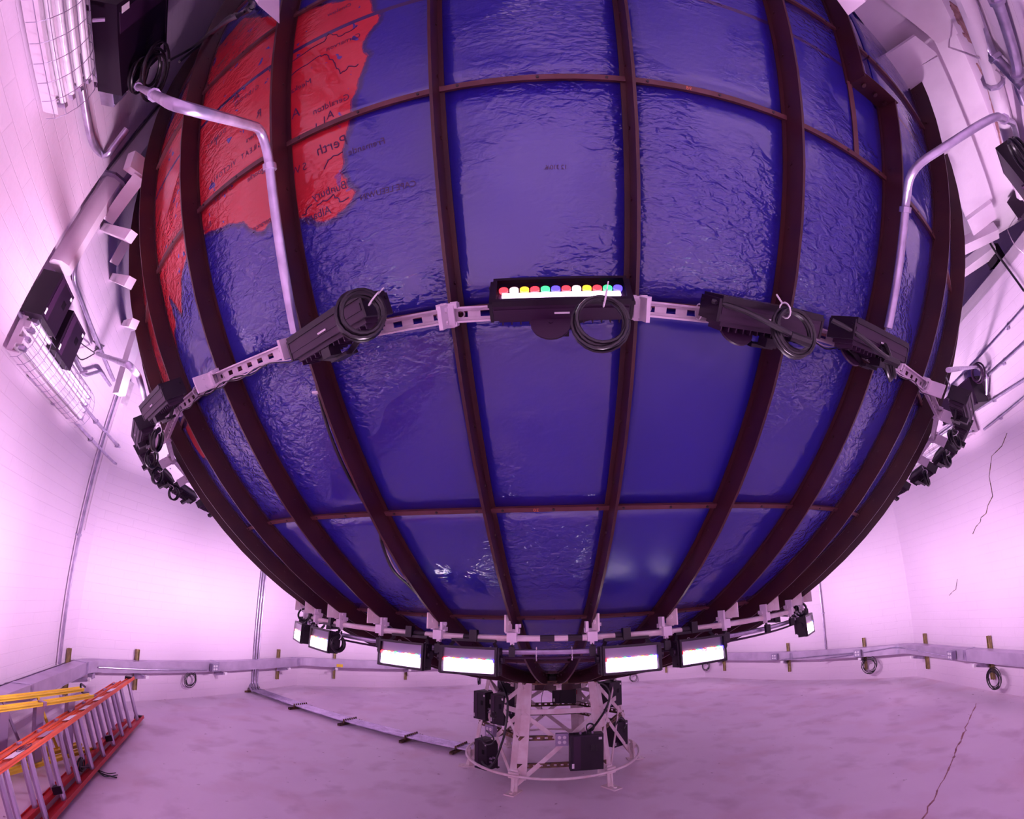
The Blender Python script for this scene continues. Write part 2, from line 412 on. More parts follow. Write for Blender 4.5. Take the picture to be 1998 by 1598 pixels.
def panel_mesh(la0, la1, n, mt, inset=.12, lon_c=None):
    me = bpy.data.meshes.new('glass_panel'); vs = []; fs = []
    ins = inset
    for j in range(n+1):
        for i in range(n+1):
            la = la0+ins+(la1-la0-2*ins)*j/n; lo = -5+ins+(10-2*ins)*i/n
            vs.append(sp(la, lo, RG))
    for j in range(n):
        for i in range(n): q = j*(n+1)+i; fs.append((q, q+1, q+n+2, q+n+1))
    b0 = len(vs); rim = [i for i in range(n+1)]+[j*(n+1)+n for j in range(1,n+1)]+[n*(n+1)+i for i in range(n-1,-1,-1)]+[j*(n+1) for j in range(n-1,0,-1)]
    for q in rim: vs.append(vs[q]*((RG-.012)/RG))
    for k in range(len(rim)):
        k2 = (k+1)%len(rim); fs.append((rim[k2], rim[k], b0+k, b0+k2))
    me.from_pydata(vs, [], fs); me.materials.append(mt)
    me.polygons.foreach_set('use_smooth', [p < n*n for p in range(len(fs))])
    if lon_c is not None:
        at = me.attributes.new('coast', 'FLOAT', 'POINT'); vals = []
        for v in vs:
            la = math.degrees(math.asin(max(-1, min(1, v[2]/v.length)))); lo = math.degrees(math.atan2(v[0], -v[1]))+lon_c
            vals.append(max(sdf(la, lo, COAST), sdf(la, lo, ISLE)))
        at.data.foreach_set('value', vals)
    me.update(); return me
shared = {}
for r_ in range(1, len(LATS)-1):
    la0, la1 = LATS[r_], LATS[r_+1]
    for L0 in range(-70, 71, 10):
        if la0 >= -10 and abs(L0) > 60: continue
        isl = (L0 <= 0 and la1 > -45 and L0 >= -60) or (L0 == -40 and la0 < -40 and la1 > -51)
        if isl and max(max(sdf(a, b, COAST), sdf(a, b, ISLE)) for a in (la0, (la0+la1)/2, la1) for b in (L0-5, L0, L0+5)) > -1.2 or (L0 == -40 and la0 == -50.95):
            me = panel_mesh(la0, la1, 26, M['land'], lon_c=L0)
        else:
            fr = (L0 == 10 and r_ in (3, 4))
            key = (r_, fr)
            if key not in shared: shared[key] = panel_mesh(la0, la1, 10, M['frost'] if fr else M['sea'])
            me = shared[key]
        put('glass_panel', me, globe, rz=R(L0))
# panels out of the camera's sight, and the bottom cap, as one part
a = MB()
for r_ in range(0, 18):
    la0 = LATS[r_] if r_ < len(LATS)-1 else 20+10*(r_-11); la1 = LATS[r_+1] if r_ < len(LATS)-1 else la0+10
    if la0 >= 88: break
    la1 = min(la1, 89.5)
    for L0 in range(0, 360, 10):
        Ls = L0 if L0 <= 180 else L0-360
        seen = 1 <= r_ <= len(LATS)-2 and abs(Ls) <= 70 and not (la0 >= -10 and abs(Ls) > 60)
        if seen: continue
        n = 3; vs = [sp(la0+.12+(la1-la0-.24)*j/n, Ls-4.88+9.76*i/n) for j in range(n+1) for i in range(n+1)]
        a.add(vs, [(j*4+i, j*4+i+1, j*4+i+5, j*4+i+4) for j in range(n) for i in range(n)])
o = a.build('rear_panels', M['sea'], globe, True); tag(o, kind='stuff')
# ribs: flat steel on edge, 10 cm deep, with a thin bright outer flange
def rib_mesh(la0, la1, depth=.10, w=.012):
    a = MB(); n = 60
    def strip(r0, r1, wd):
        base = len(a.v); vs = []; fs = []
        for i in range(n+1):
            la = la0+(la1-la0)*i/n
            for rr, s_ in ((r0,-1),(r0,1),(r1,1),(r1,-1)):
                v = sp(la, 0, rr); v.x += s_*wd/2; vs.append(v)
        for i in range(n):
            for k in range(4): fs.append((i*4+k, i*4+(k+1)%4, (i+1)*4+(k+1)%4, (i+1)*4+k))
        fs += [(3,2,1,0), tuple(n*4+k for k in range(4))]
        a.add(vs, fs)
    strip(RG-.02, RG+depth, w)                       # web
    strip(RG-.004, RG+.006, .05)                     # foot flange over the glass edges
    for i in range(int((la1-la0)/3.3)):              # bolt heads
        la = la0+1.5+i*3.3
        for s_ in (-1, 1): a.box(sp(la,0,RG+.03)+Vector((s_*(w/2+.002),0,0)), (.006,.010,.010))
    ob = a.build('rib', M['rib'], globe, True); me = ob.data; bpy.data.objects.remove(ob); return me
full = rib_mesh(-87.0, 75)
short_lo = rib_mesh(-87.0, -24.6); short_hi = rib_mesh(-24.9, 75)
for L0 in range(-175, 180, 10):
    if L0 == 25:
        put('rib', short_lo, globe, rz=R(25)); put('rib', short_hi, globe, rz=R(21.4))
        a = MB(); n = 6
        for i in range(n):
            p, q = sp(-24.6, 21.3+4.0*i/n, RG+.05), sp(-24.6, 21.3+4.0*(i+1)/n, RG+.05); a.bar(p, q, .10, .012, (0,0,1)) if False else a.prism([sp(-24.6,21.3+4*i/n,RG-.01), sp(-24.6,21.3+4*(i+1)/n,RG-.01), sp(-24.6,21.3+4*(i+1)/n,RG+.10), sp(-24.6,21.3+4*i/n,RG+.10)], (0,0,-.012))
        for q in (22.1, 23.4, 24.6): a.disc(sp(-24.8,q,RG+.05), (0,0,-1), .012, .01, 8)
        a.build('rib_offset_plate', M['rib'], globe)
        a = MB()
        for i in range(6): a.bar(sp(-24.7-5.2*i/6,21.3,RG+.006), sp(-24.7-5.2*(i+1)/6,21.3,RG+.006), .024, .014, (0,1,.2))
        a.build('divider_bar', M['bar'], globe)
    else: put('rib', full, globe, rz=R(L0))
# horizontal bars over the joints between panels, with bolts
barm = {}
def bar_mesh(la):
    a = MB(); n = 8
    for i in range(n):
        l0, l1 = -4.9+9.8*i/n, -4.9+9.8*(i+1)/n; wz = .011
        c0 = [sp(la,l0,RG-.004), sp(la,l0,RG+.014)]; c1 = [sp(la,l1,RG-.004), sp(la,l1,RG+.014)]
        t = Vector((0, math.sin(R(la)), math.cos(R(la))))
        t0 = (sp(la+.1,l0)-sp(la,l0)).normalized()*wz; t1 = (sp(la+.1,l1)-sp(la,l1)).normalized()*wz
        a.add([c0[0]-t0, c0[0]+t0, c0[1]+t0, c0[1]-t0, c1[0]-t1, c1[0]+t1, c1[1]+t1, c1[1]-t1], [(0,1,2,3),(7,6,5,4),(0,4,5,1),(1,5,6,2),(2,6,7,3),(3,7,4,0)])
    a.m = 1
    for lo in (-3.9, 0.3, 3.9): a.disc(sp(la, lo, RG+.013), sp(la, lo), .006, .004, 8)
    ob = a.build('cross_bar', [M['bar'], M['tape']], None, False); me = ob.data; bpy.data.objects.remove(ob); return me
for la in LATS[1:-1]:
    me = bar_mesh(la)
    for L0 in range(-70, 71, 10):
        if la == -81.5 and L0 % 20: pass
        put('cross_bar', me, globe, rz=R(L0))
# writing painted on the glass, mirrored as seen from outside
def lettering(txt, lat, lon, size, slope=0., gap=1.0, ink='ink', font_shear=0., lift=.0012):
    cu = bpy.data.curves.new('lettering', 'FONT'); cu.body = txt; cu.size = size; cu.space_character = gap; cu.shear = font_shear
    cu.resolution_u = 2
    ob = bpy.data.objects.new('lettering', cu); COL.objects.link(ob)
    dg = bpy.context.evaluated_depsgraph_get(); me = bpy.data.meshes.new_from_object(ob.evaluated_get(dg))
    bpy.data.objects.remove(ob)
    k = math.cos(R(lat)); cs, sn = math.cos(R(slope)), math.sin(R(slope))
    for v in me.vertices:
        x, y = v.co.x, v.co.y; x, y = x*cs-y*sn, x*sn+y*cs
        v.co = sp(lat+y, lon - x/k, RG+lift)
    me.materials.clear(); me.materials.append(M[ink])
    put('lettering', me, globe)
for args in [("Perth",-31.45,-10.55,.85,0,1,'ink',.2),("Bunbury",-33.75,-10.85,.62,0,1,'ink',.2),("Albany",-34.72,-12.15,.62,0,1,'ink',.1),
             ("Geraldton",-28.9,-10.3,.55,0,1,'ink',.1),("Meekatharra",-26.7,-13.0,.55,0,1,'ink',.1),("Carnarvon",-24.9,-9.6,.5,0,1,'ink',.1),
             ("Onslow",-21.9,-10.4,.5,0,1,'ink',.1),("Fremantle",-32.1,-8.2,.5,0,1,'seaink',.1),("CAPE LEEUWIN",-34.6,-6.6,.42,0,1,'seaink',0),
             ("SWAN",-31.9,-13.6,.6,0,1.5,'ink',0),("W",-23.9,-15.9,.9,0,1,'ink',0),("U",-28.4,-15.6,.9,0,1,'ink',0),("A",-28.5,-13.9,.9,0,1,'ink',0),
             ("GIBSON",-24.6,-17.6,.5,0,1.4,'ink',0),("DESERT",-26.0,-21.0,.45,0,1.6,'ink',0),("R",-26.9,-17.2,.8,0,1,'ink',0),("A",-24.1,-19.6,1.1,0,1,'ink',0),
             ("T",-26.4,-21.9,.9,0,1,'ink',0),("GREAT",-29.0,-17.2,.5,0,1.3,'ink',0),("VICTORIA",-29.0,-19.9,.5,0,1.3,'ink',0),("DESERT",-30.4,-20.5,.45,0,1.7,'ink',0),
             ("Kalgoorlie",-30.7,-16.4,.5,0,1,'ink',.1),("Esperance",-33.75,-16.5,.45,0,1,'ink',.1),("Lawlers",-28.1,-17.0,.5,0,1,'ink',.1),
             ("L",-30.0,-12.6,.7,0,1.2,'ink',0),("I",-29.8,-12.0,.7,0,1.2,'ink',0),("A",-29.6,-11.4,.7,0,1.2,'ink',0),("Eucla",-31.6,-23.4,.5,0,1,'ink',.1),
             ("12 310/6.",-34.6,1.6,.30,0,.9,'ink',0)]:
    lettering(*args)
for tx, la_, lo_ in (('98',-30.12,8.6),('20',-51.05,-.9)):
    cu_ = lettering(tx, la_, lo_, .28, 0, 1.1, 'chalk', 0, .0155)
# mooring line of a railway and rivers painted on the land
def ink_line(pts, w=.004, ink='ink'):
    a = MB(); P = []
    for i in range(len(pts)-1):
        for k in range(5):
            t = k/5; la = pts[i][0]*(1-t)+pts[i+1][0]*t; lo = pts[i][1]*(1-t)+pts[i+1][1]*t
            P.append((la+random.uniform(-.09,.09), lo+random.uniform(-.09,.09)))
    for p, q in zip(P, P[1:]): a.bar(sp(*p,RG+.0010), sp(*q,RG+.0010), w, .0015, sp(*p))
    a.build('ink_line', M[ink], globe)
ink_line([(-25.3,-14.6),(-24.9,-12.6),(-25.2,-11.9),(-26.1,-11.3),(-27.0,-10.9),(-26.8,-10.3),(-26.9,-9.6)])
ink_line([(-24.3,-14.8),(-23.9,-12.2),(-23.4,-11.9),(-24.2,-11.0),(-23.9,-9.6)])
ink_line([(-34.0,-13.1),(-33.9,-11.9),(-34.3,-11.5),(-34.2,-10.6)]); ink_line([(-31.7,-10.9),(-31.9,-12.0),(-32.4,-12.4)])
ink_line([(-34.3,-14.3),(-33.8,-13.4)])
# hub at the south pole where the ribs meet
a = MB(); a.tube([(0,0,-4.62),(0,0,-4.74)], .34, 24); a.tube([(0,0,-4.60),(0,0,-4.645)], .40, 24); a.build('bottom_hub', M['rib'], globe, True)
for k in range(12):
    L_ = 5+30*k; a = MB(); p = sp(-85.2, L_, RG+.10); a.box((0,0,0), (.05,.012,.06), frame(p, sp(0,L_+90,1), (0,0,1)))
    a.disc(p+sp(0,L_,.008), sp(0,L_,1), .012, .006, 8); a.build('hub_bracket', M['cream'], globe)
#INSERT
# ---------------------------------------------------------------- upper rail: slotted steel channel with clamps on the ribs
def P3(lat, lon, r): return GC + sp(lat, lon, r)
rail = empty('slotted_rail', P3(-40.6,0,4.70), 'white painted slotted channel ring clamped round the lower half of the globe', 'rail')
def to_local(root):                     # parts are built in world space, then hung on the root
    iv = root.matrix_world.inverted() if root.type != 'EMPTY' or True else None
    return iv
bpy.context.view_layer.update()
def hang(o, root):
    o.parent = root; o.matrix_parent_inverse = Matrix.LocRotScale(root.location, root.rotation_euler, root.scale).inverted(); return o
RR = 4.705; RLAT = -40.6; SEG = 2*RR*math.cos(R(RLAT))*math.sin(R(5))
def seg_mesh():
    a = MB(); L = SEG-.012; hw = .021; dep = .022
    # local frame: x along, y radial outwards, z across the face
    a.box((0, dep, hw-.0055), (L, .003, .011)); a.box((0, dep, -hw+.0055), (L, .003, .011))
    ns = 8; sl = L/ns
    x = -L/2
    for i in range(ns+1):
        wd = sl*.55 if 0 < i < ns else sl*.30
        cx = -L/2+sl*i if 0 < i < ns else (-L/2+wd/2 if i == 0 else L/2-wd/2)
        a.box((cx, dep, 0), (wd, .003, 2*hw-.020))
    for s_ in (-1, 1):
        a.box((0, dep/2, s_*hw), (L, dep, .003)); a.box((0, .0, s_*(hw+.002)), (L, .005, .006)); a.box((0, dep+.002, s_*(hw-.002)), (L, .004, .003))
    for s_ in (-1, 1): a.tube([Vector((s_*(L/2-.03)+.013*math.cos(q), dep+.004, .013*math.sin(q))) for q in [2*PI*k/12 for k in range(12)]], .003, 5, closed=True)
    ob = a.build('channel_segment', M['rail']); me = ob.data; bpy.data.objects.remove(ob); return me
segm = seg_mesh()
def clamp_mesh():
    a = MB(); a.box((0,.004,.030), (.070,.040,.018)); a.box((0,.004,-.031), (.056,.036,.014)); a.box((0,-.02,0),(.05,.012,.062))
    a.box((.018,.020,.034),(.022,.016,.016)); a.box((-.018,.020,.034),(.02,.014,.014)); a.box((0,.018,-.037),(.026,.016,.012))
    ob = a.build('rib_clamp', M['white']); me = ob.data; bpy.data.objects.remove(ob); return me
clm = clamp_mesh()
def clamp_side_mesh():     # square gusset seen on the ribs further round
    a = MB(); a.box((0,-.050,0), (.012,.10,.075)); a.disc((.006,-.05,.02),(1,0,0),.008,.006,8); a.disc((.006,-.05,-.02),(1,0,0),.008,.006,8)
    ob = a.build('clamp_gusset', M['white']); me = ob.data; bpy.data.objects.remove(ob); return me
cgm = clamp_side_mesh()
def ring_frame(lat, lon, r, spin=0.):
    p = P3(lat, lon, r); return frame(p, sp(0, lon+90, 1), sp(lat+90, lon, 1))
def put_m(name, me, root, Mx):
    o = bpy.data.objects.new(name, me); COL.objects.link(o); o.parent = root
    o.matrix_parent_inverse = Matrix.Translation(root.location).inverted(); o.matrix_basis = Mx; return o
for L0 in range(-180, 180, 10):
    rr = RR*math.cos(R(5)); Mx = ring_frame(RLAT, L0, RR)
    c = P3(RLAT, L0, RR); c = Vector((c.x*math.cos(R(5)), c.y*math.cos(R(5)), c.z))
    Mx.translation = c
    put_m('channel_segment', segm, rail, Mx)
    put_m('rib_clamp', clm, rail, ring_frame(RLAT, L0+5, RR-.002))
    put_m('clamp_gusset', cgm, rail, ring_frame(RLAT, L0+5, RR))
for L0 in (-35,-29,-16.5,8.5,13.5,23.0,28.5,34):        # zip ties round the channel
    f = ring_frame(RLAT, L0, RR*math.cos(R(5)) + .02*abs(((L0+5)%10)-5)/5)
    a = MB(); pts = [f @ Vector((0, .027*math.cos(q)+.008, .027*math.sin(q))) for q in [2*PI*k/12 for k in range(12)]]
    a.tube(pts, .0022, 5, closed=True); a.box((0,.034,.01),(.007,.006,.010), f); hang(a.build('zip_tie', M['tie']), rail)
# thin wires lying along the channel
for off, amp in ((.012,.01),(.020,.014)):
    for s0, s1 in ((-34,-18),(-27,-13),(9,20),(19,37)):
        a = MB(); pts = []
        n = 24
        for i in range(n+1):
            lo = s0+(s1-s0)*i/n; pts.append(P3(RLAT-.35-off*9+math.sin(i*.9)*amp*9, lo, RR-.004+off))
        a.tube(pts, .0025, 5); hang(a.build('wire', M['cable'] if off > .015 else M['rail']), rail)

# ---------------------------------------------------------------- LED wash lights
def led_light(name, root_mat, label, group, L=.40, D=.12, H=.075, upper=True, coil=True, seed=0, energy=1.0, aim=0., spread=0):
    """local frame: x along the bar, +z out of the lit face, +y towards the lower edge of the housing"""
    rnd = random.Random(seed)
    r = empty(name, label=label, cat='light', group=group, M=root_mat)
    def P(o): o.parent = r; return o
    a = MB(); a.box((0,0,-H*.5), (L, D*.92, H*.8)); a.box((0,0,-H*.98), (L*.93, D*.72, H*.25))
    for k in range(14): a.box((-L*.44+k*L*.88/13, 0, -H*1.16), (.004, D*.66, .022))
    a.box((0, D*.46, -H*.45), (L*.98, .006, H*.30))
    P(a.build('housing', M['dark']))
    a = MB(); fw = .012
    for s_ in (-1, 1): a.box((0, s_*(D/2-fw/2), .002), (L, fw, .02)); a.box((s_*(L/2-fw/2), 0, .002), (fw, D-2*fw, .02))
    P(a.build('front_frame', M['black']))
    for s_ in (-1, 1):
        a = MB(); a.box((s_*(L/2+.005), 0, -H*.45), (.010, D*.96, H*.95))
        for yy in (-.38, .38): a.disc((s_*(L/2+.010), yy*D, -H*.2), (s_,0,0), .006, .005, 8)
        P(a.build('end_cap', M['black']))
    a = MB(); a.box((0,0,-.004), (L-2*fw, D-2*fw, .003)); P(a.build('reflector', M['dark'] if upper else M['alu']))
    n = 12; cols = ['blue','green','redled','amber','pinkled','redled','blue','green','redled','amber','pinkled','redled']
    for k in range(n):
        a = MB(); x = -L*.42+k*L*.84/(n-1)
        a.tube([(x, -D*.02, .0), (x, -D*.02, .008)], L*.034, 12); P(a.build('led_lens', M['led_'+cols[k]]))
    a = MB(); a.box((0, D*.22 if upper else D*.17, .006), (L*.86, D*.16 if upper else D*.46, .004)); P(a.build('led_strip', M['led']))
    a = MB(); a.box((0,0,.010), (L-2*fw, D-2*fw, .002)); P(a.build('lens_pane', M['lens']))
    if upper:
        a = MB(); a.box((0, D*.50+.001, -H*.5), (L*.11, .002, .006)); P(a.build('maker_plate', M['print']))
    # yoke
    a = MB()
    if upper:
        for s_ in (-1, 1): a.bar((s_*(L/2-.03), 0, -H), (s_*.03, .0, -H-.055), .02, .006, (0,1,0))
        a.box((0, 0, -H-.055), (.09, .05, .012))
        a.box((.0, D*.40, -H-.035), (.045,.045,.03))
    else:
        for s_ in (-1, 1): a.bar((s_*(L/2+.012), -.01, -.03), (s_*(L/2-.04), -D*.5-.02, -.075), .018, .006, (0,0,1))
        a.box((0, -D*.5-.03, -.075), (L-.06, .014, .03)); a.box((0, -D*.5-.055, -.07), (.04, .06, .035))
        for s_ in (-1, 1): a.disc((s_*(L/2+.014), -.01, -.03), (s_,0,0), .022, .012, 10)
    P(a.build('yoke', M['black']))
    l = bpy.data.lights.new('led_lamp', 'AREA'); l.shape = 'RECTANGLE'; l.size = L*.86; l.size_y = D*.4
    l.energy = (UPPER_W if upper else LOWER_W)*energy; l.color = LIGHT_COL; l.spread = R(spread or (72 if upper else 86))
    lo = bpy.data.objects.new('led_lamp', l); COL.objects.link(lo); lo.parent = r; lo.matrix_basis = Matrix.Translation((0,0,.016)) @ Matrix.Rotation(PI + aim, 4, 'X')
    return r
def coil_obj(name, center, ax, ay, rad, n=5, thick=.006, seed=1, label=None, cat='cable', group=None, tie=True, tail=None, matn='cable', jit=.18):
    """a hand-coiled cable, one continuous tube of n turns, with a zip tie"""
    rnd = random.Random(seed); ax = Vector(ax).normalized(); ay = Vector(ay); ay = (ay-ax*ay.dot(ax)).normalized(); az = ax.cross(ay); c = Vector(center)
    pts = []; N = 20*n; ph = rnd.uniform(0, 6)
    for i in range(N+1):
        q = 2*PI*i/20; tn = i/20
        rr = rad*(1+jit*math.sin(tn*2.3+ph)*.5-jit*.5+ .03*math.sin(q*2+ph)); off = az*(math.sin(tn*1.9+ph)*thick*2.2)
        pts.append(c + ax*rr*math.cos(q) + ay*rr*math.sin(q)*1.05 + off + ay*(rad*jit*.3*math.sin(tn*3.1)))
    if tail: pts += catmull([pts[-1]]+[Vector(p) for p in tail], 5)[1:]
    a = MB(); a.tube(pts, thick, 6)
    if label:
        root = empty(name, c, label, cat, group); hang(a.build('cord', M[matn], None, True), root)
    else: return a.build(name, M[matn], None, True)
    if tie:
        q = rnd.uniform(4.2, 5.6); pc = c + ax*rad*.93*math.cos(q) + ay*rad*.93*math.sin(q); er = (ax*math.cos(q)+ay*math.sin(q))
        a = MB(); a.tube([pc + er*(rad*.16+.012)*math.cos(w_) + az*.024*math.sin(w_) for w_ in [2*PI*k/12 for k in range(12)]], .0028, 5, closed=True)
        a.bar(pc+er*(rad*.16+.01), pc+er*(rad*.16+.045)+az*.01, .005, .003); hang(a.build('zip_tie', M['tie']), root)
    return root
# positions measured round the ring: longitude, yaw, tilt of the lit face above the horizon
NAMES = {0:('second from the left of the four near the camera, its lit face showing'), 10:('seen almost edge on'), 19:'', -10:''}
UPP = [((-.695,-3.62,2.475), -30.5, 56, 'black LED wash light on the slotted rail, tilted diagonally left of the lit one'),
       ((.055,-3.655,2.50), 1.0, 15, 'black LED wash light on the slotted rail with its coloured LEDs facing the camera'),
       ((.735,-3.60,2.475), 13.0, 46, 'black LED wash light on the slotted rail, a thin sliver of coloured LEDs showing'),
       ((1.27,-3.46,2.47), 24.0, 56, 'black LED wash light in front of the grey pipe, right end of the near rail')]
AIM = 32
def wash(c, yaw, tilt, label, seed, coil=True):
    L_ = yaw; out = sp(0, L_, 1); nrm = (out*math.cos(R(tilt))+Vector((0,0,1))*math.sin(R(tilt))).normalized()
    xax = sp(0, L_+90, 1)
    Mx = frame(c, xax, nrm); # y = z x x
    if Mx.col[1].xyz.z > 0: Mx = frame(c, -xax, nrm)
    r = led_light('led_wash_light', Mx, label, 'LED wash lights on the slotted rail', L=.415, seed=seed, aim=-R(max(0, tilt-AIM)))
    return r
for k, (c, yaw, tilt, lab) in enumerate(UPP): wash(Vector(c), yaw, tilt, lab, k)
AIM = 46
side_labels = {-30:'black LED wash light at the left edge of the globe just above the rail',-40:'black LED wash light, second down the left side of the globe',
 -50:'black LED wash light, third down the left side of the globe',-60:'black LED wash light, fourth down the left side of the globe',-70:'black LED wash light, fifth down the left side of the globe',
 -80:'black LED wash light, lowest one showing on the left side of the globe',
 40:'black LED wash light at the right edge of the globe under the wall boxes',50:'black LED wash light, second down the right side of the globe',60:'black LED wash light, third down the right side of the globe',
 70:'black LED wash light, fourth down the right side of the globe',80:'black LED wash light, lowest one showing on the right side of the globe'}
for L0 in list(range(-180,-25,10))+list(range(40,180,10)):
    L1 = L0
    c = P3(-39.9, L1, 4.86)
    wash(c, L1, 50, side_labels.get(L0, 'black LED wash light on the slotted rail behind the globe'), 50+L0)
# added wash lights and arms, out of view, to brighten the upper walls
AIM = 0
for L0 in (-172,-148,-124,-100,-78,-4,80,102,124,148,172):
    out = sp(0, L0, 1); nrm = (out*.96+Vector((0,0,.05))).normalized(); xax = sp(0, L0+90, 1)
    Mx = frame(P3(14, L0, 4.90), xax, nrm)
    if Mx.col[1].xyz.z > 0: Mx = frame(P3(14, L0, 4.90), -xax, nrm)
    q = led_light('led_wash_light', Mx, 'black LED wash light round the upper half of the globe, above the view', 'LED wash lights above the view', L=.415, seed=900+L0, energy=2.0, spread=140)
    a = MB(); a.bar(P3(14, L0, 4.66), P3(14, L0, 4.84), .03, .03); hang(a.build('rib_arm', M['rail']), globe)
# cables under the near lights
f0 = Vector((.235,-3.655,2.385))
coil_obj('cable_coil', (.155,-3.72,2.335), (1,0,0), (0,.25,-1), .078, 5, .0058, 3, 'coiled black cable under the lit wash light', 'cable', 'cable coils under the near wash lights')
coil_obj('cable_coil', (-.505,-3.79,2.355), (.75,.55,.1), (0,.1,-1), .072, 6, .0062, 5, 'coiled black cable under the diagonal wash light', 'cable', 'cable coils under the near wash lights')
coil_obj('cable_coil', (.765,-3.66,2.335), (.97,.2,0), (0,.25,-1), .078, 6, .0058, 7, 'coiled black cable under the wash light seen edge on', 'cable', 'cable coils under the near wash lights')
coil_obj('cable_coil', (1.30,-3.45,2.35), (.6,.75,-.1), (.1,.2,-1), .07, 6, .0062, 9, 'coiled black cable under the wash light by the grey pipe', 'cable', 'cable coils under the near wash lights')
for k, (L0, lab) in enumerate(((-36,'coiled black cable beside the uppermost light on the globe\'s left edge'),(-44,'coiled black cable, second down the globe\'s left side'),(-53,'coiled black cable, third down the globe\'s left side'),(-63,'coiled black cable, fourth down the globe\'s left side'),
                               (46,'coiled black cable beside the uppermost light on the globe\'s right edge'),(55,'coiled black cable, second down the globe\'s right side'),(66,'coiled black cable, third down the globe\'s right side'))):
    coil_obj('cable_coil', P3(-41.8, L0, 4.86), sp(0,L0+60,1), (0,0,-1), .062, 5, .006, 20+k, lab, 'cable', 'cable coils round the sides of the globe')
# the round mounting discs and drop cables
for k, (p, L0) in enumerate((((.02,-3.60,2.42),0),((.62,-3.56,2.41),10),((1.16,-3.42,2.41),19))):
    a = MB(); a.disc(p, sp(0,L0,1), .062, .008, 24); a.disc(Vector(p)+sp(0,L0,.008), sp(0,L0,1), .008, .004, 8); tag(a.build('mounting_disc', M['dark'], None, True),
        ['round dark steel disc behind the rail under the lit wash light','round dark steel disc behind the rail left of the edge-on wash light','round dark steel disc behind the rail left of the wash light by the grey pipe'][k], 'disc', 'mounting discs behind the rail')
for k, pts in enumerate((((.52,-3.66,2.45),(.60,-3.69,2.39),(.68,-3.70,2.33),(.76,-3.69,2.29)), ((1.02,-3.55,2.46),(1.10,-3.56,2.40),(1.18,-3.54,2.35),(1.26,-3.51,2.32)))):
    a = MB(); a.tube(catmull(pts, 6), .009, 8); a.tube([Vector(pts[-1])-Vector((.03,0,-.012)), Vector(pts[-1])+Vector((.03,0,-.012))], .016, 8)
    tag(a.build('power_lead', M['cable'], None, True), ['thick black power lead running down from the edge-on wash light','thick black power lead running down from the wash light by the grey pipe'][k], 'cable', 'thick leads under the rail')
# lead taped down the rib below the diagonal light
a = MB(); a.tube(catmull([(-0.900,-3.359,2.489),(-0.900,-3.266,2.377),(-0.879,-3.149,2.247),(-0.844,-3.002,2.117),(-0.782,-2.782,1.957),(-0.771,-2.725,1.876),(-0.756,-2.602,1.769),(-0.717,-2.467,1.704),(-0.658,-2.326,1.619),(-0.608,-2.237,1.538)], 6), .007, 7)
ld = empty('rib_lead', (-0.844,-3.002,2.117), 'black lead taped down the rib below the diagonal wash light', 'cable'); hang(a.build('cord', M['cable'], None, True), ld)
for p in ((-0.905,-3.284,2.378), (-0.782,-2.782,1.961), (-0.717,-2.468,1.715)):
    a = MB(); a.box(p, (.03,.012,.008)); hang(a.build('zip_tie', M['tie']), ld)
a = MB(); a.tube(catmull([(-0.789,-2.681,1.894),(-0.764,-2.499,1.765),(-0.717,-2.376,1.709),(-0.659,-2.270,1.634),(-0.611,-2.189,1.557)], 6), .004, 6); hang(a.build('cord', M['rail'], None, True), ld)

# ---------------------------------------------------------------- lower rail: pipe ring with clamps, and a second pipe below
lower = empty('lower_pipe_ring', P3(-60.5,0,4.72), 'white pipe ring clamped to the ribs near the bottom of the globe', 'rail')
a = MB(); a.tube([P3(-60.75, 2*PI*0+k*3, 4.72) for k in range(120)], .0165, 8, closed=True); hang(a.build('pipe', M['cream'], None, True), lower)
a = MB(); a.tube([P3(-61.1, k*3, 4.735)+Vector((0,0,-.045)) for k in range(120)], .014, 8, closed=True); hang(a.build('conduit', M['galv'], None, True), lower)
a = MB(); a.tube([P3(-61.1, k*3, 4.735)+Vector((0,0,-.075)) for k in range(120)], .007, 6, closed=True); hang(a.build('conduit', M['dark'], None, True), lower)
def lclamp():
    a = MB(); a.box((0,.0,0),(.05,.05,.05)); a.box((0,.012,.03),(.075,.03,.022)); a.box((.028,-.01,.048),(.014,.045,.042)); a.box((-.028,-.01,.052),(.014,.045,.052))
    a.box((.0,.0,-.03),(.02,.02,.02)); a.disc((.035,-.01,.06),(1,0,0),.01,.012,8)
    ob = a.build('ring_clamp', M['white']); me = ob.data; bpy.data.objects.remove(ob); return me
lcm = lclamp()
def lplate():
    a = MB(); a.box((0,-.055,.075), (.008,.085,.085)); a.disc((.004,-.055,.075),(1,0,0),.012,.006,8); a.disc((-.01,-.055,.075),(1,0,0),.012,.006,8)
    ob = a.build('clamp_plate', M['cream']); me = ob.data; bpy.data.objects.remove(ob); return me
lpm = lplate()
for L0 in range(-175, 180, 10):
    p = P3(-60.6, L0, 4.72); Mx = frame(p, sp(0, L0+90, 1), (0,0,1))
    put_m('ring_clamp', lcm, lower, Mx); put_m('clamp_plate', lpm, lower, Mx @ Matrix.Rotation(R(-12 if L0 < 0 else 12), 4, 'Z'))
    a = MB(); a.cyl(p+Vector((0,0,-.02)), p+Vector((0,0,-.10))+sp(0,L0,.015), .008, 6); a.box(p+Vector((0,0,-.075))+sp(0,L0,.012), (.03,.03,.05)); hang(a.build('hanger', M['black']), lower)
for L0 in (-22,-17.5,-8,-2,2.5,8.5,13,19,24):
    p = P3(-61.1, L0, 4.735)+Vector((0,0,-.055)); f = frame(p, sp(0,L0+90,1), (0,0,1))
    a = MB(); a.tube([f @ Vector((0,.026*math.cos(q),.036*math.sin(q))) for q in [2*PI*k/10 for k in range(10)]], .002, 5, closed=True); hang(a.build('zip_tie', M['tie']), lower)
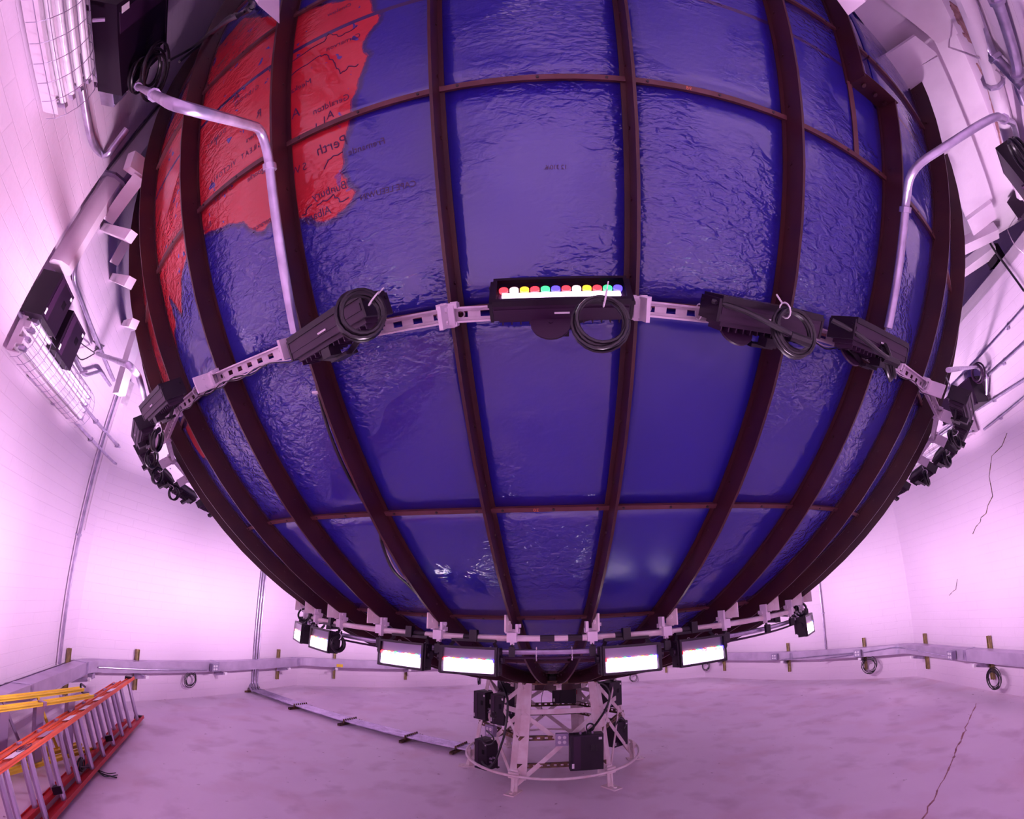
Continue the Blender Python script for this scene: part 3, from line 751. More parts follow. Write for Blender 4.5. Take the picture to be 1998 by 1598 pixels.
for L0 in (-11.5,-1.5,2,8,-19,17.5):
    a = MB(); a.tube([P3(-60.75, L0+q*.6, 4.72) for q in range(4)], .0175, 8); hang(a.build('tape_wrap', M['tape'], None, True), lower)
FL = {-50:'bright LED flood at the far left end of the lower pipe ring',-38:'bright LED flood, second from the left end of the lower pipe ring',-19.5:'bright LED flood hanging well left of the white stand',
      -10:'bright LED flood hanging close left of the white stand',9.4:'bright LED flood hanging close right of the white stand',19.2:'bright LED flood hanging well right of the white stand',50:'bright LED flood seen from the side at the right end of the lower pipe ring'}
for k, L0 in enumerate([-50,-38,-19.5,-10,9.4,19.2,50,75,95,115,140,165,-165,-140,-115,-95,-75]):
    c = GC+Vector((0,0,-4.232))+sp(0,L0,2.40); L1 = L0
    nrm = (sp(0,L1,1)+Vector((0,0,.05))).normalized(); Mx = frame(c, sp(0,L1+90,1), nrm)
    if Mx.col[1].xyz.z > 0: Mx = frame(c, -sp(0,L1+90,1), nrm)
    led_light('led_flood_light', Mx, FL.get(L0, 'bright LED flood on the far side of the lower pipe ring'), 'LED floods on the lower pipe ring', L=.30, D=.145, H=.06, upper=False, seed=200+k)
coil_obj('cable_coil', GC+Vector((0,0,-4.24))+sp(0,-34,2.36), sp(0,-34,1), (0,0,-1), .05, 4, .006, 41, 'coiled black cable behind the second flood from the left', 'cable', 'cable coils on the lower ring')
coil_obj('cable_coil', GC+Vector((0,0,-4.12))+sp(0,49,2.36), sp(0,60,1), (0,0,-1), .045, 4, .004, 42, 'tangle of black cable above the flood at the right end', 'cable', 'cable coils on the lower ring')
coil_obj('cable_coil', GC+Vector((0,0,-4.10))+sp(0,-49,2.38), sp(0,-60,1), (0,0,-1), .045, 4, .004, 43, 'tangle of black cable above the flood at the left end', 'cable', 'cable coils on the lower ring')
# ---------------------------------------------------------------- white steel stand under the globe
stand = empty('steel_stand', (0,0,0), 'cream painted steel lattice stand carrying the globe at the centre of the floor', 'stand')
def PL(lon, r, z): return Vector((r*math.sin(R(lon)), -r*math.cos(R(lon)), z))
LG = [-23+60*k for k in range(6)]
def legpt(lon, z): return PL(lon, .79-.175*z, z)
for L0 in LG:
    a = MB(); b0, b1 = legpt(L0, .10), legpt(L0, .945); tg = PL(L0+90,1,0); rd = PL(L0,1,0)
    # angle section: one flange along the circle on each side
    for s_ in (-1, 1):
        d = (tg*s_*.9 - rd*.35).normalized()
        a.prism([b0, b0+d*.085, b1+d*.070, b1], rd*-.006)
    hang(a.build('leg', M['cream']), stand)
    a = MB(); f0 = PL(L0,.80,0.0); a.prism([f0+tg*.045+rd*.10, f0-tg*.045+rd*.10, f0-tg*.05-rd*.06, f0+tg*.05-rd*.06], (0,0,.010))
    a.disc(f0+rd*.06+Vector((0,0,.010)), (0,0,1), .016, .010, 8)
    a.prism([f0+rd*.035, f0-rd*.03, PL(L0,.775,.17)-rd*.02, PL(L0,.775,.17)+rd*.02], tg*.006)
    a.prism([f0+tg*.03, f0-tg*.03, PL(L0,.785,.20)-tg*.03, PL(L0,.785,.20)+tg*.03], rd*.006)
    hang(a.build('foot', M['cream']), stand)
    a = MB(); a.box((0,0,0), (.10,.03,.055), frame(PL(L0,.80,.155), tg, (0,0,1))); hang(a.build('ring_bracket', M['cream']), stand)
a = MB(); a.tube([PL(6*k,.825,.155) for k in range(60)], .0125, 8, closed=True); hang(a.build('base_ring', M['cream'], None, True), stand)
def brace(p, q, name='brace', mt='cream', w_=.040, t_=.006, hole=False):
    a = MB(); mid = (p+q)/2; out = Vector((mid.x, mid.y, 0)).normalized(); a.bar(p, q, t_, w_, out.cross(q-p))
    a = MB(); d = (q-p).normalized(); side = d.cross(out).normalized()
    a.prism([p+side*w_/2, p-side*w_/2, q-side*w_/2, q+side*w_/2], out*t_)
    return hang(a.build(name, M[mt]), stand)
for k, L0 in enumerate(LG):
    L1 = L0+60
    brace(legpt(L0,.68), legpt(L1,.68), w_=.045)
    brace(legpt(L0,.68), legpt(L1,.06) if k != 0 else (legpt(L0,.68)*.52+legpt(L1,.10)*.48)); brace(legpt(L1,.68), legpt(L0,.06))
    if k in (1,2,3,4,5): brace(legpt(L0,.90), legpt(L1,.46)); brace(legpt(L1,.90), legpt(L0,.46))
def perf(p, q, name='slotted_strut', w_=.04, mt='rust', n=9):
    """perforated strut: two edge strips with bridges between square holes"""
    p = Vector(p); q = Vector(q); a = MB(); d = (q-p); L = d.length; d.normalize(); mid = (p+q)/2; out = Vector((mid.x, mid.y, 0)).normalized(); side = d.cross(out).normalized()
    out = side.cross(d).normalized()
    def quad(c, l, h): a.prism([c+d*l/2+side*h/2, c-d*l/2+side*h/2, c-d*l/2-side*h/2, c+d*l/2-side*h/2], out*.004)
    for s_ in (-1,1): quad(mid+side*s_*(w_/2-w_*.16), L, w_*.32)
    for i in range(n+1):
        x = -L/2+L*i/n; wd = L/n*.58; 
        if i in (0,n): x += (wd/2 if i == 0 else -wd/2)
        quad(mid+d*x, wd, w_*.40)
    for s_ in (-1,1): a.prism([mid+side*s_*w_/2+d*L/2, mid+side*s_*w_/2-d*L/2, mid+side*s_*w_/2-d*L/2-out*.02, mid+side*s_*w_/2+d*L/2-out*.02], side*.003)
    return hang(a.build(name, M[mt]), stand)
for k, L0 in enumerate(LG):
    o0, o1 = legpt(L0, .455 if k in (0,4,5) else .50), legpt(L0+60, .455 if k in (0,4,5) else .50); perf(o0, o1, n=11)
    if k in (0,4): perf(legpt(L0,.22), legpt(L0+60,.22), n=13)
    perf(legpt(L0,.93), legpt(L0+60,.93), w_=.030, n=12); 
    if k in (2,3): perf(legpt(L0,.39), legpt(L0+60,.39), w_=.026, n=14)
for k in range(12):
    a = MB(); p = PL(7+30*k, .46, .885); a.box((0,0,0),(.045,.012,.075), frame(p, PL(7+30*k+90,1,0),(0,0,1))); a.bar(PL(7+30*k,.46,.87), PL(7+30*k,.60,.93), .02,.01)
    hang(a.build('top_bracket', M['cream']), stand)
# red and white tape sticker on a rear leg
a = MB(); p = legpt(157,.70); f = frame(p+PL(157,-.012,0), PL(157+90,1,0), (0,0,1)); a.box((0,-.0,.05),(.026,.004,.045), f); hang(a.build('sticker', M['redlabel']), stand); a = MB(); a.box((0,0,-.07),(.026,.004,.05), f); hang(a.build('sticker', M['redlabel']), stand)

# ---------------------------------------------------------------- power supplies
def supply(name, c, xdir, size, label, group, plugs='side', seed=0, matn='black'):
    """flat black box: x width, y depth towards the viewer, z height"""
    w_, d_, h_ = size; r = empty(name, label=label, cat='power supply', group=group, M=frame(c, xdir, (0,0,1)))
    def P(o): o.parent = r; return o
    a = MB(); a.box((0,0,0), (w_,d_,h_)); P(a.build('case', M[matn]))
    a = MB()
    for s_ in (-1,1): a.box((0, s_*(d_/2+.001), s_*0+h_*.46), (w_*.96,.003,.006))
    P(a.build('seam', M['dark'])); a = MB()
    a.box((-w_*.30,-d_/2-.0015,0), (w_*.22,.003,h_*.92)); P(a.build('cover_plate', M['dark']))
    a = MB()
    for k in range(7): a.box((w_*(-.3+.08*k), 0, h_/2+.001), (w_*.045, d_*.7, .003))
    P(a.build('vent', M['cable'])); a = MB()
    for k in range(9): a.box((w_*.12+k*w_*.022, -d_/2-.001, h_*.12), (w_*.008, .002, h_*.16))
    P(a.build('vent_slots', M['cable']))
    a = MB(); a.box((w_*.40,-d_/2-.002,h_*.38), (w_*.10,.002,h_*.07)); P(a.build('printed_label', M['print'])); a = MB(); a.box((-w_*.42,-d_/2-.004,-h_*.36), (w_*.07,.002,h_*.13)); P(a.build('printed_label', M['print']))
    a = MB(); q = 1 if plugs == 'side' else 0
    for k in range(3):
        yy = -.22*d_+.25*d_*(k%2); zz = -.1*h_-.12*h_*(k//2)
        a = MB(); a.cyl((w_/2*q+ (0 if q else -.05+.05*k), yy, zz if q else h_/2), ((w_/2+.022)*q+(0 if q else -.05+.05*k), yy, zz if q else h_/2+.022), .010, 10)
        P(a.build('connector', M['alu']))
    for s_ in (-1,1):
        a = MB(); a.box((s_*w_*.42, d_/2+.006, -h_*.5-.004), (.03,.03,.012)); P(a.build('mounting_tab', M['dark']))
    return r
G1 = 'black power supplies on the steel stand'
tl = lambda L0: PL(L0+90,1,0)
supply('power_supply', Vector((-.455,-.30,.64)), PL(55,1,0), (.16,.15,.28), 'black power supply high on the left of the white stand, plugs on its right side', G1)
supply('power_supply', Vector((-.64,-.14,.64)), PL(55,1,0), (.15,.15,.27), 'black power supply high at the far left of the white stand', G1)
supply('power_supply', Vector((-.60,-.32,.21)), PL(55,1,0), (.15,.15,.28), 'black power supply low on the left of the white stand, just above the ring', G1)
supply('power_supply', Vector((.275,-.70,.355)), PL(7+90,1,0), (.275,.09,.31), 'large square black power supply low on the front of the white stand', G1, 'top')
supply('power_supply', Vector((.125,.45,.68)), PL(175-90,1,0), (.25,.09,.27), 'black power supply seen through the back of the white stand', G1, 'top')
supply('power_supply', Vector((.56,-.02,.72)), PL(40+90,1,0), (.17,.14,.24), 'black power supply high on the right of the white stand behind the flare', G1)
supply('power_supply', Vector((.60,-.02,.32)), PL(40+90,1,0), (.19,.16,.24), 'black power supply low on the right of the white stand behind its brace', G1)
supply('power_supply', PL(-120,.55,.74), PL(-120+90,1,0), (.20,.08,.16), 'black power supply at the back left of the white stand under the globe', G1)
def outlet_box(c, xdir, label=None, group=None, s_=(.10,.05,.10), parent=None, n=(2,2)):
    Mx = frame(c, xdir, (0,0,1)); a = MB(); a.box((0,0,0), s_, Mx); a.box((0,-s_[1]/2,0), (s_[0]*1.08,.004,s_[2]*1.08), Mx)
    o = a.build('outlet_box', M['boxgrey'])
    if parent is None:
        r = empty('outlet_box', c, label, 'outlet box', group); o.name = 'box_body'; hang(o, r)
    else: r = parent; hang(o, r)
    a = MB()
    for i in range(n[0]):
        for j in range(n[1]):
            cx = (i-(n[0]-1)/2)*s_[0]*.42; cz = (j-(n[1]-1)/2)*s_[2]*.42
            a.disc(Mx @ Vector((cx,-s_[1]/2-.002,cz)), (Mx.to_3x3() @ Vector((0,-1,0))), s_[0]*.15, .004, 10)
            for e in (-1,1): a.box((cx+e*s_[0]*.05,-s_[1]/2-.007,cz), (.003,.003,.012), Mx)
    q = a.build('socket_face', M['print']); hang(q, r); return r
outlet_box(Vector((.075,-.665,.455)), PL(5+90,1,0), 'grey double outlet box on the front strut of the white stand', 'outlet boxes on the stand')
outlet_box(Vector((-.55,-.36,.44)), PL(-40+90,1,0), 'grey outlet box between the power supplies left of the white stand', 'outlet boxes on the stand')
for k, (pts, lab, rr) in enumerate((((PL(-50,.62,.93),PL(-36,.66,.78),PL(-33,.74,.50),PL(-36,.75,.36),PL(-40,.76,.22),PL(-48,.76,.14),PL(-58,.74,.15)),'thick black cable hanging beside the left front leg of the stand',.010),
        ((PL(-46,.64,.93),PL(-34,.68,.72),PL(-34,.75,.42),PL(-40,.78,.20),PL(-50,.78,.12),PL(-60,.76,.12)),'second black cable hanging beside the left front leg of the stand',.007),
        ((PL(34,.60,.93),PL(44,.66,.88),PL(45,.70,.78),PL(41,.70,.68),PL(33,.72,.60),PL(26,.74,.54),PL(18,.76,.51)),'black cable sagging past the right front leg of the stand',.010),
        ((PL(-6,.50,.93),PL(-11,.5,.78),PL(-10,.5,.62)),'thin black cable hanging inside the stand',.003),
        ((PL(-58,.70,.44),PL(-46,.72,.42),PL(-44,.74,.37),PL(-54,.74,.33),PL(-64,.72,.38)),'black cable looping between the outlet box and the lower left supply',.007),
        ((PL(70,.62,.44),PL(78,.66,.50),PL(84,.70,.44),PL(90,.72,.40),PL(80,.68,.38)),'tangled black cable behind the right leg of the stand',.006))):
    a = MB(); a.tube(catmull(pts, 7), rr, 7); tag(a.build('hanging_cable', M['cable'], None, True), lab, 'cable', 'cables on the steel stand')
coil_obj('cable_coil', PL(24,.76,.56), PL(20+90,1,0), (0,0,1), .035, 3, .004, 51, 'small black cable loop above the square power supply on the stand', 'cable', 'cable loops on the stand', tie=False)
coil_obj('cable_coil', PL(-52,.66,.60), PL(-52+90,1,0), (0,0,1), .035, 3, .003, 52, 'thin cable loop at the plugs of the upper left power supply', 'cable', 'cable loops on the stand', tie=False)
coil_obj('cable_coil', PL(-92,.72,.86), PL(-90+90,1,0), (0,0,1), .05, 4, .004, 53, 'black cable loop hanging at the upper left corner of the stand', 'cable', 'cable loops on the stand', tie=False)

# ---------------------------------------------------------------- grey wireway running round the walls
TZ0, TZ1, TD0, TD1 = .385, .515, .06, .20
way = empty('wireway', X(-4.6,0,.45), 'long grey metal wireway carried along the walls at knee height', 'cable tray')
def inset(i, d): 
    (n, dd) = SIDES[i][1], SIDES[i][2]; return (SIDES[i][0], n, dd-d)
def wpt(i, j, d): return corner(inset(i, d), inset(j, d))
ORDER = [7,0,1,2,3,4,5]
IN = {}
for k in range(len(ORDER)-1):
    IN[k] = (wpt(ORDER[k], ORDER[k+1], TD0), wpt(ORDER[k], ORDER[k+1], TD1))
def wq(p, q, d0=.0):
    P0, P1 = X(*p), X(*q); return P0, P1
start = ((-2.5,-4.75*1.41421+2.5+TD0*1.41421), (-2.5,-4.75*1.41421+2.5+TD1*1.41421))
endp = None
seq = [start]+[IN[k] for k in range(len(ORDER)-1)]
d5 = Vector((-S2,-S2)); e = IN[len(ORDER)-2]; seq.append(tuple((e[t_][0]+d5.x*1.2, e[t_][1]+d5.y*1.2) for t_ in (0,1)))
FIL = .22
for k in range(len(seq)-1):
    (a0, a1), (b0, b1) = seq[k], seq[k+1]
    dv = (Vector((*b0,))-Vector((*a0,))).normalized()
    s0 = FIL if k > 0 else 0; s1 = FIL if k < len(seq)-2 else 0
    p0 = [Vector(a0)+dv*s0, Vector(a1)+dv*s0*.62]; p1 = [Vector(b0)-dv*s1, Vector(b1)-dv*s1*.62]
    L = (p1[0]-p0[0]).length; n = max(1, round(L/1.5))
    for i in range(n):
        t0, t1 = i/n, (i+1)/n
        A0, A1 = p0[0].lerp(p1[0], t0), p0[1].lerp(p1[1], t0); B0, B1 = p0[0].lerp(p1[0], t1), p0[1].lerp(p1[1], t1)
        a = MB(); a.prism([X(*A0,TZ0), X(*B0,TZ0), X(*B1,TZ0), X(*A1,TZ0)], (0,0,TZ1-TZ0))
        for zz in (TZ0-.004, TZ1-.004):      # returned lips
            a.prism([X(*A1,zz), X(*B1,zz), X(*(B1+(B1-B0)*.04),zz), X(*(A1+(A1-A0)*.04),zz)], (0,0,.008))
        hang(a.build('wireway_section', M['duct']), way)
        if i < n-1 or True:
            a = MB(); q0 = B0-dv*.03; q1 = B1-dv*.03; ex = (B1-B0)*.03
            a.prism([X(*(q0),TZ0-.004), X(*(q0+dv*.06),TZ0-.004), X(*(q1+dv*.06+ex),TZ0-.004), X(*(q1+ex),TZ0-.004)], (0,0,TZ1-TZ0+.008)); hang(a.build('joint_collar', M['galv']), way)
    if k < len(seq)-2:                       # rounded elbow, faceted like sheet metal
        c0, c1 = seq[k+1]; d2 = (Vector(seq[k+2][0])-Vector(c0)).normalized()
        a = MB(); prev = None; n = 5
        for i in range(n+1):
            t = i/n
            def bez(c, f): 
                c = Vector(c); P_, Q_ = c-dv*FIL*f, c+d2*FIL*f; return P_*(1-t)**2+c*2*t*(1-t)+Q_*t*t
            cur = (bez(c0,1), bez(c1,.62))
            if prev: a.prism([X(*prev[0],TZ0), X(*cur[0],TZ0), X(*cur[1],TZ0), X(*prev[1],TZ0)], (0,0,TZ1-TZ0))
            prev = cur
        hang(a.build('wireway_elbow', M['duct']), way)
# uprights that carry the wireway, and arms with white caps
def upright(pt, i, lab):
    n = Vector((*SIDES[i][1],)); 
    # nearest point on wall plane
    p = Vector((CA*pt[0]-SA*pt[1], SA*pt[0]+CA*pt[1])); p = p + n*(SIDES[i][2]-(.09 if i == 0 and pt[1] < .35 else .03)-p.dot(n)); t = Vector((-n.y, n.x))
    a = MB(); P0 = X(*p); T = X(*t); Nn = X(*n); f = frame(P0, T, (0,0,1))
    for s_ in (-1,1): a.box((s_*.019,0,.40), (.004,.04,.50), f)
    a.box((0,.0,.40),(.04,.004,.50), f)
    for k in range(9): a.box((0,-.003 if False else .0,.18+k*.055),(.034,.008,.012), f)
    u = empty('strut_upright', P0, lab, 'strut', 'short strut uprights behind the wireway'); hang(a.build('channel', M['wood']), u)
    a = MB(); q = P0-Nn*.0+Vector((0,0,TZ0-.02)); a.prism([q+T*.02, q+T*.02-Nn*.24, q+T*.02-Nn*.24+Vector((0,0,-.02)), q+T*.02+Vector((0,0,-.08))], T*.006)
    a.prism([q-T*.02, q+T*.02, q+T*.02-Nn*.24, q-T*.02-Nn*.24], (0,0,.004)); hang(a.build('support_arm', M['galv']), u)
    a = MB(); a.box((0,0,0),(.045,.03,.035), frame(q-Nn*.25, T, (0,0,1))); hang(a.build('arm_cap', M['tie']), u)
for s_, i, lab in (((-4.833,-1.301,0.513),7,'tan strut upright on the left side wall above the yellow ladder'),((-4.895,-0.293,0.112),0,'tan strut upright on the left wall behind the orange ladder'),
        ((-4.656,0.997,0.085),0,'tan strut upright in the middle of the left wall'),((-4.449,2.337,0.102),0,'tan strut upright just right of the wall conduits'),
        ((-3.792,3.206,0.095),1,'dark strut upright below the yellow sticker'),((-2.696,3.959,0.112),1,'strut upright beneath the left flood lights'),
        ((2.255,4.810,0.124),2,'strut upright beneath the right flood lights'),((3.278,4.270,0.137),3,'strut upright right of the flood beside the stand'),
        ((4.061,3.131,0.111),3,'tan strut upright left of the thin wall conduit'),((4.836,2.003,0.164),3,'strut upright inside the cable coil left of the corner'),
        ((5.214,1.024,0.114),4,'wide tan strut upright just right of the corner'),((4.956,-0.369,0.125),4,'strut upright inside the big cable coil on the right wall')):
    upright(s_, i, lab)
# sticker, outlet boxes, thin conduits and coils on the wireway
def on_way(pt, i, d=.215):
    n = Vector((*SIDES[i][1],)); p = Vector((CA*pt[0]-SA*pt[1], SA*pt[0]+CA*pt[1])); p = p+n*(SIDES[i][2]-d-p.dot(n)); return X(*p, pt[2]), X(-n.y, n.x), X(*n)
P_, T_, N_ = on_way((-3.634,3.096,0.413), 1, .205); a = MB(); a.box((0,0,0),(.11,.004,.05), frame(P_, T_, (0,0,1))); hang(a.build('yellow_sticker', M['ylabel']), way)
BX = {}
for key, pt, i, lab in ((0,(-4.513,0.782,0.408),0,'grey outlet box on the wireway of the left wall'),(1,(3.826,3.155,0.403),3,'grey outlet box on the wireway, first right of the floods'),
        (2,(4.666,1.932,0.455),3,'grey outlet box on the wireway just left of the corner'),(3,(4.867,0.138,0.411),4,'grey outlet box on the wireway right of the corner')):
    P_, T_, N_ = on_way(pt, i, .245); BX[key] = P_; T_ = -T_ if (frame(P_,T_,(0,0,1)).col[1].xyz.dot(N_) < 0) else T_
    outlet_box(Vector((P_.x,P_.y,.45)), T_, lab, 'outlet boxes on the wireway', (.10,.06,.10))
for k, (pts, lab) in enumerate(((( (-4.815,-0.900,0.448), (-4.677,-0.158,0.426), (-4.520,0.692,0.412)),'thin conduit on the face of the wireway along the left wall'),
        (((3.883,3.055,0.394), (4.288,2.465,0.434), (4.612,1.993,0.454)),'thin conduit between the two outlet boxes left of the corner'),
        (((4.707,1.855,0.451), (4.985,1.451,0.491), (5.078,1.332,0.461), (4.878,0.255,0.419)),'thin conduit bending round the right corner on the wireway'),
        (((4.284,2.470,0.351), (4.342,2.369,0.398), (4.605,1.986,0.432)),'short grey whip of conduit below the wireway'))):
    a = MB(); a.tube(smooth_path(pts, 4, .1), .008, 7); tag(a.build('thin_conduit', M['galv'], None, True), lab, 'conduit', 'thin conduits on the wireway')
def wall_coil(pt, i, rad, n, lab, seed, d=.13, sq=1.0):
    P_, T_, N_ = on_way(pt, i, d); return coil_obj('cable_coil', P_, T_, (0,0,sq), rad*1.22, n+1, .005, seed, lab, 'cable', 'cable coils hung from the wireway', tie=False, jit=.3)
wall_coil((-4.646,0.504,0.267), 0, .085, 3, 'thin cable coil under the wireway of the left wall', 61)
wall_coil((1.597,4.830,0.098), 2, .07, 2, 'thin cable loop behind the flood right of the stand', 62)
wall_coil((2.984,4.522,0.242), 3, .075, 3, 'cable coil hanging below the rightmost near flood', 63)
wall_coil((4.805,1.871,0.235), 3, .105, 4, 'black cable coil hung left of the right corner', 64)
wall_coil((4.832,-0.489,0.192), 4, .10, 5, 'big black cable coil hung on the right wall', 65)

# ---------------------------------------------------------------- conduits on walls and floor
def conduit(name, pts, r, lab, group, matn='galv', fil=.1, clips=0, off=None, cat='conduit'):
    P = smooth_path(pts, 5, fil); a = MB(); a.tube(P, r, 9)
    root = empty(name, P[0], lab, cat, group); hang(a.build('pipe', M[matn], None, True), root)
    tot = [0.]
    for i in range(1, len(P)): tot.append(tot[-1]+(P[i]-P[i-1]).length)
    for k in range(clips):
        q = tot[-1]*(k+.5)/clips
        for i in range(1, len(P)):
            if tot[i] >= q:
                t = (q-tot[i-1])/(tot[i]-tot[i-1]+1e-9); c = P[i-1].lerp(P[i], t); d = (P[i]-P[i-1]).normalized()
                a = MB(); a.cyl(c-d*.012, c+d*.012, r*1.45, 9)
                if off is not None: a.box((0,0,0), (.02,.05,.03), frame(c+Vector(off)*(r+.01), d, off))
                hang(a.build('pipe_clip', M['galv'], None, True), root); break
    return root
NH, NA, NF, NG = X(-S2,-S2), X(-1,0), X(1,0), X(S2,-S2)
GW = 'conduits on the walls'
def vert(pt, z0, z1): return [Vector((pt[0],pt[1],z0)), Vector((pt[0],pt[1],z1))]
conduit('wall_conduit', vert((-4.671,-1.519,1.482), .52, 8.4), .017, 'tall vertical conduit on the left side wall, running down to the wireway', GW, clips=3, off=NH)
conduit('wall_conduit', vert((-4.786,-1.387,1.487), 1.9, 8.4), .006, 'thin pale conduit beside the tall one on the left side wall', GW, 'rail', clips=0)
conduit('wall_conduit', [(-3.595,-3.084,2.745), (-4.212,-2.187,2.773), (-5.035,-0.989,2.765), (-4.901,-0.376,2.782), (-4.717,0.613,2.827)], .016, 'horizontal conduit crossing the left corner, lower of the pair', GW, clips=4, off=NA)
conduit('wall_conduit', [(-4.222,-2.172,2.956), (-5.056,-0.960,2.971), (-4.963,-0.712,2.948), (-4.795,0.195,2.975)], .016, 'horizontal conduit crossing the left corner, upper of the pair', GW, clips=3, off=NA)
for k in range(4):
    base = (-4.515,1.703,0.959); dx = -k*.062
    p = Vector((base[0],base[1],0))+X(0,-1)*(-.0)+ X(0,1)*(k*.055)
    conduit('wall_conduit', [p+Vector((0,0,4.1)), p+Vector((0,0,.09 + .0*k)), p+Vector((0,0,.045))+Vector((.35,-.30,0))*.4], .014, ['leftmost','second','third','rightmost'][k]+' of the four vertical conduits right of the left wall corner', 'four vertical conduits on the left wall', fil=.16, clips=4, off=NA)
conduit('wall_conduit', vert((4.453,2.543,1.079), .51, 4.1), .013, 'lone thin vertical conduit on the right back wall', GW, clips=3, off=X(S2,S2))
# pipe run across the floor
F0, F1 = (-4.404,1.731,0.045), (-0.761,0.325,0.045); F0 = Vector(F0); F1 = Vector(F1); fd = (F1-F0).normalized(); fs = Vector((-fd.y, fd.x, 0))
for k in range(6):
    o_ = fs*(k-2.5)*.036
    conduit('floor_conduit', [F0+o_-fd*(.02*k), F0.lerp(F1,.3)+o_, F0.lerp(F1,.7)+o_, F1+o_], .0125, ['nearest','second','third','fourth','fifth','farthest'][k]+' pipe of the floor run between left wall and stand', 'pipes running across the floor to the stand', fil=.3)
for k, (x0, lab) in enumerate((((-4.412,1.913,0.030),'by the wall corner'),((-3.348,1.481,0.030),'second from the wall'),((-2.438,1.142,0.030),'third from the wall'),((-1.545,0.758,0.030),'fourth from the wall'),((-0.947,0.455,0.030),'beside the stand'))):
    c = Vector(x0); t = (c-F0).dot(fd); c = F0+fd*t; c.z = .017
    r = empty('floor_strut', c, 'rusty slotted strut under the floor pipes, '+lab, 'strut', 'struts under the floor pipes')
    f = frame(c, fs, (0,0,1)); a = MB(); a.box((0,0,-.008),(.40,.04,.016), f); a.box((0,.018,.004),(.40,.004,.014), f); a.box((0,-.018,.004),(.40,.004,.014), f); hang(a.build('channel', M['rust']), r)
    for q in range(7):
        a = MB(); a.box((-.11+q*.036,0,.03),(.008,.022,.045), f); a.disc(f @ Vector((-.11+q*.036,0,.05)), (0,0,1), .008, .008, 6); hang(a.build('pipe_strap', M['rust']), r)
# ---------------------------------------------------------------- ladders along the left side wall
LD = Vector((.566,-.824,0)); LP = Vector((-.824,-.566,0))
B0 = Vector((-4.22,-.79,.035)); T0 = Vector((-4.36,-.83,.43))
lad = empty('extension_ladder', B0, 'orange extension ladder lying on its side, nearest to the room', 'ladder')
LLEN = 5.2
def rail_bar(p, q, w_, h_, name, mt, root, upv=(0,0,1), lip=True):
    a = MB(); a.bar(p, q, w_, h_*.3, upv); d = (Vector(q)-Vector(p)).normalized(); x = d.cross(Vector(upv)).normalized(); z = x.cross(d)
    if lip:
        for s_ in (-1,1): a.bar(Vector(p)+x*s_*(w_/2-.004), Vector(q)+x*s_*(w_/2-.004), .008, h_, upv)
    return hang(a.build(name, M[mt]), root)
ax = (T0-B0).normalized()
for off, s0, inw, mt0, mt1 in ((-.02,0,0,'orange','red'),(.075,.22,.022,'orange','red')):
    o_ = LP*off + LD*s0
    rail_bar(T0+o_-ax*inw, T0+o_-ax*inw+LD*LLEN, .080, .030, 'side_rail', mt0, lad, ax)
    rail_bar(B0+o_+ax*inw, B0+o_+ax*inw+LD*LLEN, .080, .030, 'side_rail', mt1, lad, ax)
    for k in range(16):
        p = B0+o_+LD*(.14+k*.305); a = MB(); a.tube([p, p+(T0-B0)], .0185, 8); hang(a.build('rung', M['alu'], None, True), lad)
for s_ in (0,1):
    p = (B0 if s_ == 0 else T0); a = MB(); a.box((0,0,0), (.05,.085,.04), frame(p+LD*.01, LD, (0,0,1))); hang(a.build('rubber_foot', M['black']), lad)
for k, dd in enumerate((.75,1.15,1.5,1.85,2.3,2.75)):
    a = MB(); f = frame(T0+LD*dd+LP*-.02+ax*.0165, LD, ax); a.box((0,0,0), (.16,.055,.001), f); o = hang(a.build('printed_label', M['print'] if k != 4 else M['alu']), lad)
a = MB(); f = frame(T0+LD*2.62+LP*-.02+ax*.017, LD, ax); a.tube([f @ Vector((.085*math.cos(q), .03*math.sin(q), .001)) for q in [2*PI*k/20 for k in range(20)]], .003, 4, closed=True)
a.box((0,0,.0005),(.09,.012,.001), f); hang(a.build('oval_label', M['seaink']), lad)
for k in (3, 7, 11): 
    a = MB(); p = B0+LD*(.14+k*.305)+ax*.07; a.box((0,0,0), (.05,.06,.05), frame(p, LD, ax)); hang(a.build('rung_lock', M['black']), lad)
yl = empty('step_ladder', (-4.5,-1.6,0), 'yellow step ladder lying on its side behind the orange ladder', 'ladder')
Y0 = Vector((-3.623,-1.906,0.500)); Y1 = Vector((-3.441,-2.826,0.500)); YD = (Y1-Y0).normalized(); YP = Vector((YD.y,-YD.x,0))
if YP.dot(LP) < 0: YP = -YP
for off, z_, n in ((0,.50,'side_rail'),(.11,.53,'side_rail'),(-.02,.06,'side_rail'),(.10,.06,'side_rail')):
    rail_bar(Vector((Y0.x,Y0.y,z_))+YP*off, Vector((Y0.x,Y0.y,z_))+YP*off+YD*4.0, .060, .028, n, 'yellow', yl)
for k in range(11):
    p = Vector((Y0.x,Y0.y,.07))+YD*(.25+k*.33); a = MB(); a.box((0,0,.21), (.075,.04,.42), frame(p, YD, (0,0,1))); hang(a.build('step', M['alu']), yl)
    p = p+YP*.11; a = MB(); a.bar(p, p+YD*.24+Vector((0,0,.44)), .012, .02); a.box(p+YD*.1+Vector((0,0,.02)), (.03,.05,.03)); hang(a.build('rear_brace', M['alu'] if k % 2 else M['yellow']), yl)
for dd in (.55,1.35,2.3): a = MB(); a.box((0,0,0), (.035,.066,.032), frame(Vector((Y0.x,Y0.y,.50))+YD*dd, YD, (0,0,1))); hang(a.build('rail_band', M['alu']), yl)
coil_obj('rope', (-3.246,-2.270,0.100), LD, (0,0,1), .05, 4, .006, 71, 'black rope tied to the lower rail of the orange ladder', 'rope', None, tie=False, tail=[(-3.297,-2.100,0.020), (-3.200,-2.105,0.012), (-3.085,-2.063,0.012)])
